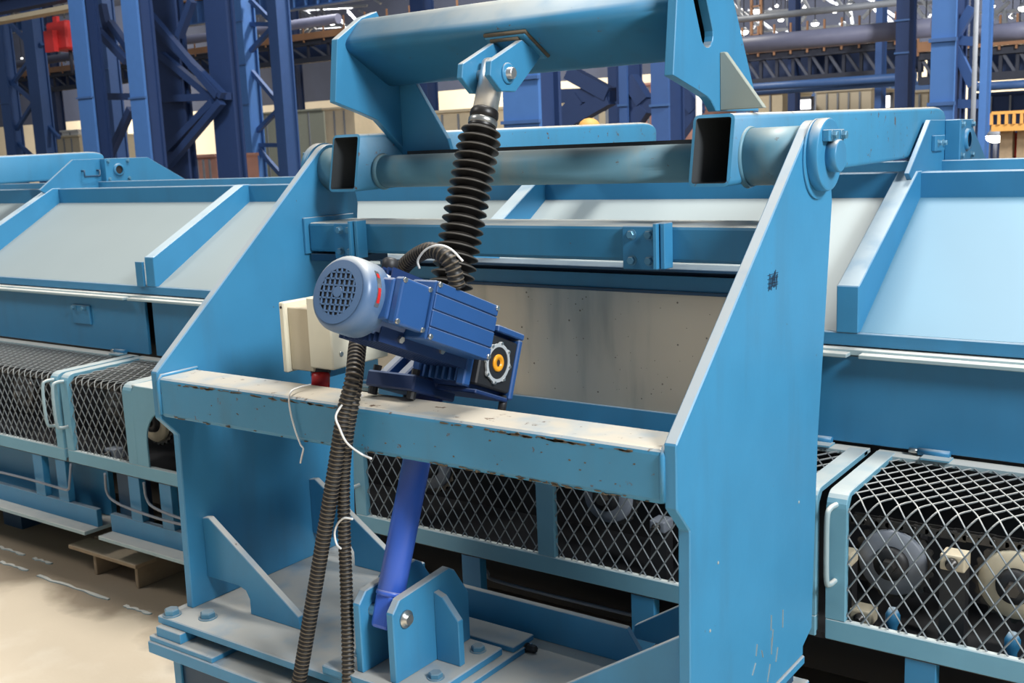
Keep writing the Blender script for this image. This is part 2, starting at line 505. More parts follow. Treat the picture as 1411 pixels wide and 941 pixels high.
gusset(2.13, XLI, 1); gusset(2.6, XLI, 1)
gusset(2.13, XI, -1); gusset(2.6, XI, -1)
for p in ((-2.71, 2.03), (-2.68, 2.22), (-2.86 + .03, 1.985)):
    hexbolt((p[0], p[1], .715), (0, 0, 1), .024, .018, stand)
MB().prism([(-2.40, .715), (-2.33, .82), (-1.43, .82), (-1.36, .715)], 'y', 2.44, 2.46).build('back_stop_plate', 'paint', stand, .002)

# ================================================================== CLEVIS BRACKET (bolted on the base)
clev = thing('clevis_bracket', (-1.915, 2.15, .715), 'blue twin-cheek clevis bracket bolted on the base plate around the foot of the blue tube', 'bracket')
MB().box(-2.12, -1.71, 1.95, 2.385, .715, .733).build('shim_plate', 'paint', clev, .002)
MB().box(-2.10, -1.735, 1.93, 2.275, .733, .756).build('foot_plate', 'paint', clev, .003)
MB().box(-2.10, -1.715, 2.30, 2.40, .733, .75).build('stop_strip', 'paint', clev, .002)
JP = [(1.955, .756), (1.95, .95), (1.985, .98), (2.165, .99), (2.205, .972), (2.265, .905), (2.27, .756)]
JP = [(1.955, .756), (1.955, .950), (1.985, .982), (2.19, 1.0), (2.215, .985), (2.272, .90), (2.272, .756)]
for x0, x1, d in ((-1.87, -1.845, 1), (-1.99, -1.965, -1)):
    ck = MB().prism(JP, 'x', x0, x1).build('cheek', 'paint', clev, .003)
    xs = x1 if d > 0 else x0
    rb_ = MB().prism([(xs, .756), (xs + d * .082, .756), (xs + d * .082, .885), (xs + d * .03, .945), (xs, .955)], 'y', 2.12, 2.142)
    rb_.build('stiffener', 'paint', clev, .002)
    MB().lathe((xs, 2.003, .922), (d, 0, 0), [(0, .024), (.006, .024), (.008, .015), (.016, .014)], 20).build('pin_head', 'zinc', clev)
    for yy in (2.04, 2.225):
        hexbolt((xs + d * .062, yy, .756), (0, 0, 1), .019, .014, clev)
MB().cyl((-1.965, 2.003, .922), (-1.87, 2.003, .922), .016).build('pivot_pin', 'steel', clev)
hexbolt((-1.715, 2.36, .725), (1, 0, .1), .012, .03, clev, 'dark')

# ================================================================== ROCKER ARM
arm = thing('rocker_arm', (-1.95, PY, PZ), 'blue rocker arm with two open box tubes, pivot pipe and raised dusty beam', 'rocker arm')
MB().cyl((-2.572, PY, PZ - .012), (-1.345, PY, PZ - .012), .054, 40).build('pivot_pipe', 'paint_pipe', arm)
for x0, x1 in ((-1.225, -1.072), (-2.808, -2.70)):
    MB().lathe((x0, PY, PZ), (1, 0, 0), [(0, .077), (abs(x1 - x0), .077)], 40).build('bearing_sleeve', 'paint_pipe', arm)
for x in (-1.225, -2.56, -1.35):
    MB().lathe((x - .006, PY, PZ - (0 if x > -1.3 else .012)), (1, 0, 0), [(0, .085 if x > -1.3 else .062), (.014, .080 if x > -1.3 else .056)], 40).build('weld_ring', 'paint_pipe', arm)


def rect_tube(x0, x1, y0, y1, h=.19, wall=.009):
    """open box tube running back; pitched slightly up; rear end closed and rounded"""
    b = MB(); sl = .016
    z = lambda y: 2.012 + (y - 2.7) * sl
    r = .016

    def ring(y, ins, tilt=0):
        w0, w1, a, c = x0 + ins, x1 - ins, z(y) + ins, z(y) + h - ins
        rr = max(r - ins, .004); pts = []
        for cx, cz, s0 in ((w1 - rr, c - rr, 0), (w0 + rr, c - rr, 90), (w0 + rr, a + rr, 180), (w1 - rr, a + rr, 270)):
            for k in range(4):
                an = math.radians(s0 + k * 30)
                px_, pz_ = cx + rr * math.cos(an), cz + rr * math.sin(an)
                pts.append(b._v((px_, y + tilt * (pz_ - a), pz_)))
        return pts
    O = [ring(y0, 0, .2)]
    yy = y1 - .12
    O.append(ring(yy, 0))
    I0 = ring(y0, wall, .2); I1 = ring(yy - .1, wall)
    n = len(I0)
    for A, B_ in ((O[0], O[1]),):
        for i in range(n): b.face([A[i], A[(i + 1) % n], B_[(i + 1) % n], B_[i]], True)
    for i in range(n):
        b.face([O[0][i], I0[i], I0[(i + 1) % n], O[0][(i + 1) % n]])
        b.mi = 1; b.face([I0[i], I1[i], I1[(i + 1) % n], I0[(i + 1) % n]], True); b.mi = 0
    b.mi = 1; b.face(I1); b.mi = 0
    # rounded closing cap
    capring = []
    last = O[1]
    for t in (.3, .6, .85, 1.0):
        y = yy + (y1 - yy) * math.sin(t * math.pi / 2); sq = .5 + .5 * math.cos(t * math.pi / 2) * 1.0
        a, c = z(yy), z(yy) + h
        mid = (a + c) / 2
        ringv = []
        for v in O[1]:
            ringv.append(b._v((v.co.x, y, mid + (v.co.z - mid) * (1 - .35 * t * t))))
        for i in range(n): b.face([last[i], last[(i + 1) % n], ringv[(i + 1) % n], ringv[i]], True)
        last = ringv
    b.face(last)
    return b


tubeR = rect_tube(-1.345, -1.225, 2.675, 4.78).build('box_tube', ['paint_worn', 'inside'], arm)
tubeL = rect_tube(-2.70, -2.572, 2.675, 4.78).build('box_tube', ['paint_worn', 'inside'], arm)
AP = [(2.578, 2.302), (2.605, 2.50), (2.655, 2.60), (2.68, 2.74), (2.82, 2.74), (3.125, 2.215), (2.835, 2.212)]
AP += [(2.83, 2.214)] + [(2.822, 2.222), (2.80, 2.24), (2.775, 2.252), (2.70, 2.272)]
slot = []
d_ = V((.13, -.175)).normalized(); n_ = V((-d_.y, d_.x)); c0, c1 = V((2.705, 2.57)), V((2.778, 2.418))
for k in range(9):
    a = math.pi * k / 8
    slot.append(tuple(c1 + (n_ * math.cos(a) + d_ * math.sin(a)) * .037))
for k in range(9):
    a = math.pi * k / 8
    slot.append(tuple(c0 - (n_ * math.cos(a) + d_ * math.sin(a)) * .037))
MB().prism(AP, 'x', -1.362, -1.335, [slot]).build('arm_plate', 'paint', arm, .002)
# left arm plate: same outline, its foot reaching down beside the box tube
APL = [(2.578, 2.302), (2.605, 2.50), (2.725, 2.575), (2.80, 2.60), (3.125, 2.10), (2.95, 2.10), (2.90, 2.145), (2.855, 2.18), (2.80, 2.225), (2.775, 2.245), (2.70, 2.268)]
MB().prism(APL, 'x', -2.572, -2.545).build('arm_plate', 'paint', arm, .002)
MB().prism([(-1.335, 2.215), (-1.205, 2.215), (-1.32, 2.372), (-1.335, 2.372)], 'y', 2.855, 2.875).build('gusset', 'gusset', arm, .002, label='dust-grey triangular gusset')
MB().prism([(-2.545, 2.13), (-2.33, 2.13), (-2.345, 2.175), (-2.475, 2.37), (-2.545, 2.37)], 'y', 2.89, 2.91).build('gusset', 'paint', arm, .002)


def rounded_poly(pts, r, n=5):
    out = []
    k = len(pts)
    for i in range(k):
        a, b, c = V(pts[i - 1]), V(pts[i]), V(pts[(i + 1) % k])
        u, w = (a - b).normalized(), (c - b).normalized()
        p, q = b + u * r, b + w * r
        for j in range(n + 1):
            t = j / n
            out.append(tuple((1 - t) ** 2 * p + 2 * t * (1 - t) * b + t * t * q))
    return out


XS = rounded_poly([(2.622, 2.478), (2.862, 2.345), (2.965, 2.475), (2.735, 2.585)], .045)
xc = V((2.796, 2.471)); XI_ = [tuple(xc + (V(p) - xc) * .9) for p in XS]
bmb = MB().prism(XS, 'x', -2.545, -1.362, [XI_], 1)
for f in bmb.bm.faces:
    if len(f.verts) == 4: f.smooth = True
bm_o = bmb.build('upper_beam', ['paint_beam', 'inside'], arm)
MB().box(-2.50, -1.345, 2.862, 2.90, 2.10, 2.1385).build('shade_bar', 'dark', arm)  # dark bar paints in the shaded underside between the box tubes
MB().box(-2.0, -1.345, 4.37, 4.40, 2.155, 2.185).build('tie_plate_lip', 'paint', arm, .002)
# clevis on the upper beam
XJ = -1.917
rp = MB()
nrm = V((0, -.485, -.875)); tdir = V((0, .875, -.485)); p0 = V((XJ, 2.70, 2.432))
T = Matrix(((1, 0, 0, XJ), (0, tdir.y, nrm.y, p0.y), (0, tdir.z, nrm.z, p0.z), (0, 0, 0, 1)))
rp = MB(T).box(-.07, .075, -.06, .07, -.002, .010)
rp = rp.build('pad_plate', 'paint_worn', arm, .003)
MB(T).tube([(-.07, -.062, 0), (.076, -.062, 0), (.077, .07, 0)], .006, 7).build('weld_bead', 'rust', rp, label='rusty weld bead round the pad')
MB(T).tube([(-.05, -.05, .012), (.05, -.05, .012)], .006, 6).build('weld_bead', 'rust', rp)
for a, b in ((-.060, -.040), (.039, .060)):
    lug = [(2.652, 2.44), (2.50, 2.375), (2.492, 2.335), (2.545, 2.293), (2.612, 2.293), (2.72, 2.375), (2.75, 2.40)]
    MB().prism(lug, 'x', XJ + a, XJ + b).build('clevis_lug', 'paint', arm, .002)
MB().lathe((XJ + .060, 2.575, 2.343), (1, 0, 0), [(0, .030), (.004, .030), (.005, .024)], 20).build('boss_ring', 'paint', arm)
MB().lathe((XJ - .064, 2.575, 2.343), (1, 0, 0), [(0, .0165), (.144, .0165), (.147, .013)], 20).build('clevis_pin', 'steel', arm)

# ================================================================== SCREW JACK
U0 = V((0, .367, .930)).normalized(); U = V((0, .3725, .928)).normalized(); MD = V((0, -.930, .367)).normalized(); XA = V((1, 0, 0))
jk = thing('screw_jack', (XJ, 2.0, .92), 'screw jack with black pleated bellows above and a bright ultramarine tube below', 'screw jack')
JB = V((XJ, 2.011, .922))
J = lambda t: JB + U * t
LT = 1.52
# rod and eye
MB().lathe(J(1.41), U, [(0, .036), (.155, .036), (.160, .033)], 28).build('rod', 'steel', jk)
MB().lathe(J(1.395), U, [(0, .038), (.012, .042), (.026, .040), (.030, .037)], 24).build('bellows_cap', 'rubber', jk)
MB().lathe(J(1.378), U, [(0, .040), (.002, .042), (.016, .042), (.018, .040)], 28).build('hose_clamp', 'zinc', jk)
nb = 22; t0, t1 = .79, 1.372
bl_ = MB()
for i in range(nb):
    a = t0 + (t1 - t0) * i / nb; st_ = (t1 - t0) / nb; k = 1 if i < nb - 1 else .92
    bl_.mi = 0
    bl_.lathe(J(0), U, [(a, .037), (a + st_ * .40, .0600 * k)], 40, cap=False)
    bl_.mi = 1
    bl_.lathe(J(0), U, [(a + st_ * .40, .0600 * k), (a + st_ * .47, .0625 * k), (a + st_ * .56, .0612 * k)], 40, cap=False)
    bl_.mi = 0
    bl_.lathe(J(0), U, [(a + st_ * .56, .0612 * k), (a + st_, .037)], 40, cap=False)
bl_.lathe(J(0), U, [(t1, .041), (t1 + .01, .040)], 40, cap=False)
bl_.build('bellows', ['rubber', 'rim'], jk)
# housing of the jack
TJ = Matrix(((1, 0, 0, 0), (0, -MD.y, U.y, 0), (0, -MD.z, U.z, 0), (0, 0, 0, 1)))   # x -> X, y -> away from motor, z -> along jack


def loc_T(p):
    t = TJ.copy(); t.translation = p; return t


hb = J(.66)
MB(loc_T(hb)).box(-.075, .068, -.06, .08, -.05, .07).build('housing', 'motor_dk', jk, .008, 2)
MB(loc_T(hb)).lathe((0, 0, .07), (0, 0, 1), [(0, .062), (.03, .058), (.075, .05)], 28).build('housing_neck', 'motor', jk)
MB(loc_T(hb)).box(-.112, .06, -.145, .04, -.075, -.031).build('mounting_flange', 'motor_dk', jk, .005)
for wx in (-.085, -.02):
    MB(loc_T(hb)).prism([(-.13, -.033), (-.05, .05), (.03, .05), (.03, -.033)], 'x', wx, wx + .03).build('flange_web', 'motor', jk, .004)
for x, y in ((-.095, -.125), (.042, -.125), (-.095, .02)):
    b = MB(loc_T(hb)).lathe((x, y, -.031), (0, 0, 1), [(0, .012), (.016, .012)], 6, False); b.build('bolt', 'dark', jk)
    b = MB(loc_T(hb)).lathe((x, y, -.095), (0, 0, 1), [(0, .013), (.024, .013)], 10, False); b.build('nut', 'dark', jk)
# lower tube with fork end
MB().lathe(J(.115), U, [(-.075, .030), (-.068, .0385), (.47, .0385)], 32).build('lower_tube', 'tube', jk)
MB().lathe(J(.115), U, [(-.075, .03), (-.07, .041), (-.062, .041), (-.058, .0385)], 32).build('tube_collar', 'tube', jk)
fk = MB(loc_T(J(0))); fk.prism([(-.026, -.045), (.026, -.045), (.03, .05), (-.03, .05)], 'x', -.030, .030)
fk.build('fork_end', 'tube', jk, .010, 2)

# ================================================================== GEARED MOTOR
XM = -1.80
FC = V((XM, 1.789, 1.822))
gm = thing('geared_motor', (XM, 2.05, 1.70), 'blue geared motor with a grilled fan cover, a ribbed box and an orange gearbox cap', 'motor')
# local frame: x -> X, y -> along axis away from the fan, z -> along the jack
TM = Matrix(((1, 0, 0, 0), (0, -MD.y, U0.y, 0), (0, -MD.z, U0.z, 0), (0, 0, 0, 1))); TM.translation = FC
fcov = MB(TM)
fcov.lathe((0, .004, 0), (0, 1, 0), [(0, .0735), (.0, .078), (.004, .085), (.014, .091), (.03, .0925), (.078, .0925), (.082, .088)], 48)
# grille: face disc with square openings rebuilt as a lattice of bars over a recess
fc_o = fcov.build('fan_cover', 'fan', gm)
MB(TM).lathe((0, .0035, 0), (0, 1, 0), [(0, .0745), (.001, .0745)], 40).build('fan_recess', 'dark', gm)
gr = MB(TM)
R_, r_ = .0765, .056
N = 40
ringo = [gr._v((R_ * math.cos(2 * math.pi * i / N), .001, R_ * math.sin(2 * math.pi * i / N))) for i in range(N)]
ringi = [gr._v((r_ * math.cos(2 * math.pi * i / N), .0, r_ * math.sin(2 * math.pi * i / N))) for i in range(N)]
for i in range(N): gr.face([ringo[i], ringo[(i + 1) % N], ringi[(i + 1) % N], ringi[i]])
pit = .0155
for k in range(-3, 4):
    h = math.sqrt(max(r_ ** 2 - (k * pit) ** 2, 0)) + .002
    gr.box(k * pit - .0019, k * pit + .0019, -.0005, .003, -h, h)
    gr.box(-h, h, -.0005, .003, k * pit - .0019, k * pit + .0019)
gr.lathe((0, -.0008, 0), (0, 1, 0), [(0, .013), (.003, .013)], 20)
gr.build('fan_grille', 'fan', gm)
# stator body: rounded square with fins below
st = MB(TM)
sec = []
for i in range(40):
    a = 2 * math.pi * i / 40
    k = 1 / max(abs(math.cos(a)), abs(math.sin(a))); rr = min(k * .074, .086)
    sec.append((rr * math.cos(a), rr * math.sin(a)))
A = [st._v((p[0], .08, p[1])) for p in sec]; B_ = [st._v((p[0], .47, p[1])) for p in sec]
for i in range(40): st.face([A[i], A[(i + 1) % 40], B_[(i + 1) % 40], B_[i]], True)
st.face(A); st.face(B_)
st.build('stator_body', 'motor', gm)
fins = MB(TM)
for q in range(-4, 5):
    fins.box(q * .016 - .002, q * .016 + .002, .10, .45, -.092, -.05); fins.box(q * .016 - .002, q * .016 + .002, .10, .45, .05, .088)
fins.build('cooling_fins', 'motor_dk', gm)
MB(TM).lathe((0, .47, 0), (0, 1, 0), [(0, .088), (.014, .088), (.03, .06), (.09, .055)], 32).build('end_flange', 'motor_dk', gm)
# nameplate, curved on the fan cover
npl = MB(TM); nps = MB(TM)
for b, rr, a0, a1, y0, y1 in ((npl, .0932, -14, 42, .034, .048), (nps, .0937, -8, 14, .0365, .0455), (nps, .0937, 30, 37, .0365, .0455)):
    n = 8; L0 = []; L1 = []
    for i in range(n + 1):
        a = math.radians(a0 + (a1 - a0) * i / n)
        L0.append(b._v((rr * math.cos(a), y0, rr * math.sin(a)))); L1.append(b._v((rr * math.cos(a), y1, rr * math.sin(a))))
    for i in range(n): b.face([L0[i], L0[i + 1], L1[i + 1], L1[i]])
o = npl.build('nameplate', 'zinc', gm); nps.build('nameplate_print', 'red', o, label='red print on the nameplate')
# terminal box on the right flank
tb = MB(TM).box(.05, .108, .062, .172, -.045, .055).build('terminal_box', 'motor', gm, .006, 2)
MB(TM).box(.106, .132, .068, .176, -.052, .06).build('terminal_lid', 'motor', tb, .006, 2)
for y, z in ((.076, -.045), (.076, .053), (.168, -.045), (.168, .053)):
    MB(TM).lathe((.130, y, z), (1, 0, 0), [(0, .007), (.005, .006)], 10).build('screw', 'zinc', tb)
bb = MB(TM).box(.03, .138, .178, .438, -.066, .08)
bb = bb.build('ribbed_box', 'motor', gm, .005, 2)
lid = MB(TM)
for z0, z1 in ((-.064, -.034), (-.031, .008), (.011, .048), (.051, .078)):
    lid.box(.137, .143, .181, .435, z0, z1)
lid.build('ribbed_lid', 'motor', bb, .0015)
for y, z in ((.188, -.056), (.428, -.056), (.188, .071), (.428, .071)):
    MB(TM).lathe((.142, y, z), (1, 0, 0), [(0, .008), (.005, .006)], 10).build('screw', 'zinc', bb)
for y, z in ((.17, -.088), (.33, -.082)):
    MB(TM).lathe((.055, y, z + .02), (1, 0, -.3), [(0, .009), (.02, .009)], 6, False).build('screw', 'zinc', gm)
MB(TM).lathe((.02, .135, .078), (0, 0, 1), [(0, .018), (.012, .018), (.014, .020), (.034, .020), (.040, .013)], 14).build('cable_gland', 'dark', gm)
# worm gearbox
WT, WU = .545, -.054
def T_at(dy, dz, dx=0):
    t = TM.copy(); t.translation = FC + XA * dx - MD * dy + U * dz; return t


TG = T_at(WT, WU)
gb = MB(TG)
gb.prism(rounded_poly([(-.075, -.082), (.085, -.082), (.085, .085), (-.075, .085)], .02, 3), 'x', -.085, .055)
gb = gb.build('gearbox_housing', 'motor_dk', gm, .003)
MB(TG).box(.02, .086, .086, .104, -.085, .0815).build('gearbox_back_flange', 'motor', gm, .004)
MB(TG).box(.02, .087, -.02, .105, .082, .10).build('gearbox_top_flange', 'motor', gm, .003)
gf = MB(TG)
for i in range(6): gf.box(-.078 + i * .022, -.070 + i * .022, -.10, -.072, -.07, .03)
gf.build('gearbox_fins', 'motor', gm, .001)
for x in (-.10, .055):
    fr = MB(TG).box(x - .014, x + .014, -.104, -.074, -.08, .03); fr = fr.build('gearbox_lug', 'motor', gm, .004)
MB(TG).box(.055, .0835, -.07, .084, -.07, .07).build('output_face', 'dark', gm, .004)
# lobed silver gasket ring
gs = MB(TG); n = 64
ro = [.052 + .006 * max(0, math.cos(8 * 2 * math.pi * i / n)) for i in range(n)]
P3 = []
for (rad, x) in (('o', .086), ('o', .092), ('i', .092), ('i', .088)):
    P3.append([gs._v((x, (ro[i] if rad == 'o' else .043) * math.cos(2 * math.pi * i / n), (ro[i] if rad == 'o' else .043) * math.sin(2 * math.pi * i / n))) for i in range(n)])
for a in range(3):
    for i in range(n): gs.face([P3[a][i], P3[a][(i + 1) % n], P3[a + 1][(i + 1) % n], P3[a + 1][i]])
gs.build('gasket_ring', 'gasket', gm)
MB(TG).lathe((.086, 0, 0), (1, 0, 0), [(0, .043), (.004, .043)], 40).build('seal', 'dark', gm)
MB(TG).lathe((.088, 0, 0), (1, 0, 0), [(0, .0235), (.005, .0235), (.007, .021), (.007, .011), (-.004, .010), (-.004, 0)], 28).build('orange_cap', 'orange', gm)
for k in range(8):
    a = 2 * math.pi * k / 8
    MB(TG).lathe((.092, .0535 * math.cos(a), .0535 * math.sin(a)), (1, 0, 0), [(0, .004), (.003, .004)], 8).build('screw', 'zinc', gm)
MB(TG).box(-.12, .08, -.06, .09, -.094, -.082).build('gearbox_foot', 'motor_dk', gm, .003)
MB(TG).lathe((.065, .09, -.125), (0, 0, 1), [(0, .012), (.05, .012)], 10).build('foot_bolt', 'dark', gm)
MB(TG).cyl((-.14, 0, 0), (-.08, 0, 0), .045, 24).build('coupling_sleeve', 'motor_dk', gm)

# ================================================================== JUNCTION BOX
jb = thing('junction_box', (-2.30, 2.22, 1.50), 'cream metal junction box beside the motor, above the front beam', 'junction box')
MB().box(-2.425, -2.405, 2.165, 2.40, 1.505, 1.715).build('back_plate', 'cream', jb, .003)
MB().box(-2.405, -2.31, 2.18, 2.385, 1.512, 1.70).build('box_body', 'cream_dirty', jb, .003)
lidj = MB().box(-2.31, -2.215, 2.165, 2.40, 1.528, 1.735).build('box_lid', 'cream', jb, .004)
MB().lathe((-2.415, 2.165, 1.70), (0, -1, 0), [(0, .004), (.001, .004)], 8).build('screw_hole', 'dark', jb)
MB().lathe((-2.215, 2.20, 1.57), (1, 0, 0), [(0, .008), (.003, .007)], 10).build('lid_screw', 'zinc', lidj)
MB().box(-2.36, -2.30, 2.21, 2.30, 1.488, 1.512).build('mounting_foot', 'paint', jb, .002)
MB().lathe((-2.318, 2.215, 1.515), (.12, -.25, -1), [(0, .024), (.012, .024), (.014, .027), (.06, .027)], 16).build('red_gland', 'red', jb, label='red cable gland under the box')
MB().lathe((-2.318, 2.215, 1.518), (.12, -.25, -1), [(0, .03), (.014, .03)], 12, False).build('gland_nut', 'dark', jb)


# ================================================================== HOSES
def hose(name, pts, r, label, group='corrugated black hoses', step=.0030, n=14):
    path = resample(spline(pts, n), step)
    b = MB(); b.mseq = [0, 0, 1, 0]
    rs = [(r * .86, r, r, r * .86)[i % 4] for i in range(len(path))]
    b.mseq = [0, 1, 0, 0]
    b.tube(path, rs, 12)
    o = b.build(name, ['hose', 'hose_dust'])
    return tag(o, label, 'hose', group)


def hp(px, py, Y): return at(px, py, Y)


hose('corrugated_hose', [hp(500, 440, 2.12), hp(491, 475, 2.04), hp(486, 520, 1.975), hp(474, 570, 1.955), hp(461, 650, 1.945), hp(441, 770, 1.93), hp(424, 870, 1.915), hp(410, 950, 1.90), hp(398, 1010, 1.89)], .021,
     'thicker black corrugated hose hanging from the motor across the front of the beam', step=.0030)
hose('corrugated_hose', [hp(497, 470, 2.10), hp(489, 540, 1.985), hp(480, 590, 1.97), hp(474, 650, 1.975), hp(474, 720, 1.975), hp(477, 800, 1.97), hp(479, 880, 1.955), hp(480, 950, 1.93), hp(480, 1010, 1.92)], .018,
     'thinner black corrugated hose hanging straight down behind the thicker one', step=.0030)
hose('corrugated_hose', [hp(520, 415, 2.16), hp(548, 378, 2.12), hp(566, 358, 2.09), hp(590, 345, 2.06), hp(612, 352, 2.05), hp(625, 372, 2.055), hp(630, 396, 2.065)], .021,
     'short black corrugated hose arching over the motor into the ribbed box', step=.0030)


def tie(pts, label, r=.0028):
    o = MB().tube(spline(pts, 8), r, 6); o = o.build('zip_tie', 'white')
    tag(o, label, 'zip tie', 'white zip ties')


tie([hp(428, 530, 2.10), hp(412, 534, 2.05), hp(400, 541, 1.996), hp(399, 560, 1.99), hp(406, 590, 1.99), hp(414, 612, 1.99), hp(418, 618, 1.988), hp(416, 628, 1.988), hp(414, 638, 1.988)], 'long white zip tie hanging over the front beam left of the hoses')
tie([hp(500, 545, 2.01), hp(478, 552, 1.955), hp(463, 572, 1.925), hp(468, 590, 1.925), hp(478, 610, 1.94), hp(497, 625, 1.985), hp(512, 632, 1.99)], 'white zip tie looped round the thick hose against the beam', .003)
tie([hp(486, 715, 1.95), hp(474, 714, 1.945), hp(465, 722, 1.95), hp(461, 735, 1.952), hp(464, 750, 1.952), hp(470, 756, 1.952)], 'white zip tie joining the two hanging hoses low down', .003)
tie([hp(578, 370, 2.03), hp(576, 358, 2.025), hp(588, 343, 2.02), hp(606, 338, 2.02), hp(622, 344, 2.03), hp(638, 360, 2.04)], 'white zip tie round the short arched hose on the motor')

# ================================================================== PROCESS LINE (machine behind)
X0, X1 = -9.3, 1.6
ln = thing('process_line', (-3.8, 3.8, 0), 'long blue process line with pale sloping covers running behind the stand', 'machine')
YG, YH = 3.1, 3.6
MB().box(X0, X1, 3.70, 5.2, .30, 1.40).build('body', 'dark', ln)  # dark colour puts the shade under the covers into the greasy body
MB().box(X0, X1, 3.57, 3.72, 1.405, 1.425).build('top_ledge', 'ledge', ln, .002)
for xa, xb in ((X0, -5.20), (-5.16, -3.2), (-3.16, -1.20), (-1.16, X1)):
    MB().box(xa, xb, 3.53, 3.585, 1.402, 1.416).build('ledge_strip', 'ledge', ln, .002)
MB().box(X0, X1, 3.605, 3.75, 1.43, 1.475).build('lower_cover_rail', 'machine', ln, .003)
MB().box(X0, X1, 4.30, 4.42, 1.88, 1.985).build('upper_cover_rail', 'machine', ln, .003)
MB().box(X0, X1, 4.42, 4.62, 1.955, 1.975).build('top_flange', 'guard', ln)
MB().box(X0, X1, 4.62, 4.70, 1.93, 2.02).build('rear_rail', 'machine', ln, .003)
RIBS = (-6.98, -5.03, -2.945, -1.222)
edges = [X0] + list(RIBS) + [X1]
for a, b in zip(edges, edges[1:]):
    cvr = MB().prism([(3.62, 1.475), (3.64, 1.475), (4.33, 1.862), (4.30, 1.89)], 'x', a + .03, b - .03)
    cvr.build('cover_panel', 'cover_dusty' if b < -1.1 else 'cover', ln, .002)
for x in RIBS:
    rb_ = MB().prism([(3.60, 1.475), (3.60, 1.635), (3.615, 1.64), (4.26, 1.99), (4.32, 1.99), (4.32, 1.86), (3.64, 1.475)], 'x', x - .0375, x + .0375)
    rb_.build('cover_rib', 'rib', ln, .003)
    MB().box(x - .105, x - .042, 3.585, 3.60, 1.475, 1.61).build('rib_tab', 'machine', ln, .002) if x < -5 and x > -6 else None
for x in (-6.98, -1.222):
    xp = x + .030
    bk = MB().prism([(4.17, 1.985), (4.44, 2.18), (5.05, 2.18), (5.38, 2.0), (5.38, 1.93), (4.25, 1.93)], 'x', xp - .02, xp).build('bearing_bracket', 'machine', ln, .002)
    bl = MB().box(xp, xp + .06, 4.65, 4.86, 2.015, 2.18).build('bearing_block', 'machine', bk, .003)
    MB().lathe((xp + .06, 4.755, 2.098), (1, 0, 0), [(0, .045), (.012, .042), (.012, .03)], 28, cap=False).build('bore_ring', 'machine', bl)
    MB().lathe((xp + .0605, 4.755, 2.098), (1, 0, 0), [(0, .03), (.001, .03)], 24).build('bore', 'dark', bl)
    for y in (4.675, 4.835):
        for z in (2.035, 2.16): hexbolt((xp + .06, y, z), (1, 0, 0), .011, .012, bk, 'bolt')
    if x < -3:
        MB().tube([(xp, 4.50, 2.10), (xp + .03, 4.50, 2.10), (xp + .03, 4.50, 2.06), (xp + .03, 4.62, 2.06), (xp + .03, 4.62, 2.10), (xp, 4.62, 2.10)], .007, 6).build('bracket_handle', 'deep', bk)
    else:
        sq = MB().box(xp, xp + .015, 4.46, 4.60, 2.06, 2.12).build('stop_block', 'machine', bk, .002)
        hexbolt((xp + .015, 4.50, 2.09), (1, 0, 0), .011, .014, bk); hexbolt((xp + .015, 4.57, 2.09), (1, 0, 0), .011, .014, bk)
# lower frame
MB().box(X0, X1, 3.1, 3.56, .60, .62).build('guard_shelf', 'dark', ln)  # shade inside the guards painted in as a dark colour
MB().box(X0, -4.98, 3.10, 3.13, .275, .37).build('bottom_web', 'machine', ln, .002)
MB().box(X0, -4.98, 3.02, 3.30, .255, .275).build('bottom_flange', 'ledge', ln, .002)
MB().box(-4.86, X1, 3.10, 3.13, .275, .37).build('bottom_web', 'machine', ln, .002)
MB().box(-4.86, X1, 3.02, 3.30, .255, .275).build('bottom_flange', 'ledge', ln, .002)
MB().box(-4.95, -4.72, 3.22, 3.26, .27, .61).build('recess_panel', 'deep', ln)
MB().box(X0, -5.06, 3.24, 3.27, .28, .60).build('recess_panel', 'machine', ln)
for x in (-7.6, -6.6, -5.49, -5.27, -4.63, -4.38, -3.6, -3.05, -2.5, -1.75, -.82, .1):
    MB().box(x - .045, x + .045, 3.10, 3.14, .37, .60).build('leg_post', 'machine', ln, .002)
MB().box(X0, X1, 3.5, 3.55, .28, .60).build('back_web', 'dark', ln)  # dark colour stands for the shade deep in the lower frame
for (x, yy) in ((-8.3, 3.3), (-6.2, 3.3), (-4.45, 3.45), (-3.2, 3.4), (-.4, 3.4)):
    MB().box(x - .1, x + .1, yy, yy + .2, 0, .27).build('foot', 'deep', ln)
# thin conduits along the lower frame
for i, pts in enumerate(([(-6.4, 3.07, .45), (-5.6, 3.07, .46), (-5.25, 3.07, .455), (-5.17, 3.07, .46), (-5.15, 3.07, .50), (-5.15, 3.09, .60)],
                         [(-4.82, 3.07, .60), (-4.82, 3.07, .50), (-4.76, 3.07, .46), (-4.6, 3.07, .44), (-4.3, 3.07, .43), (-3.9, 3.07, .45)],
                         [(-4.5, 3.07, .60), (-4.49, 3.07, .52), (-4.43, 3.07, .48), (-4.2, 3.07, .46), (-3.9, 3.07, .46)],
                         [(-2.55, 3.2, .60), (-2.5, 3.2, .5), (-2.4, 3.2, .47), (-1.6, 3.2, .47)])):
    MB().tube(spline(pts, 6), .007, 6).build('conduit', 'grey_st', ln)
# rounded sub-arm of the next stand, far left
nx = thing('rocker_arm', (-9.0, 4.0, 2.1), 'closed rear end of another blue box arm, far left above the line', 'rocker arm')
rect_tube(-7.32, -7.18, 2.9, 4.84).build('box_tube', ['paint', 'inside'], nx)
# rest for the arm ends
for x in (-1.285, -2.635, -7.25):
    MB().box(x - .05, x + .05, 4.63, 4.69, 2.0, 2.045).build('arm_rest', 'deep', ln)


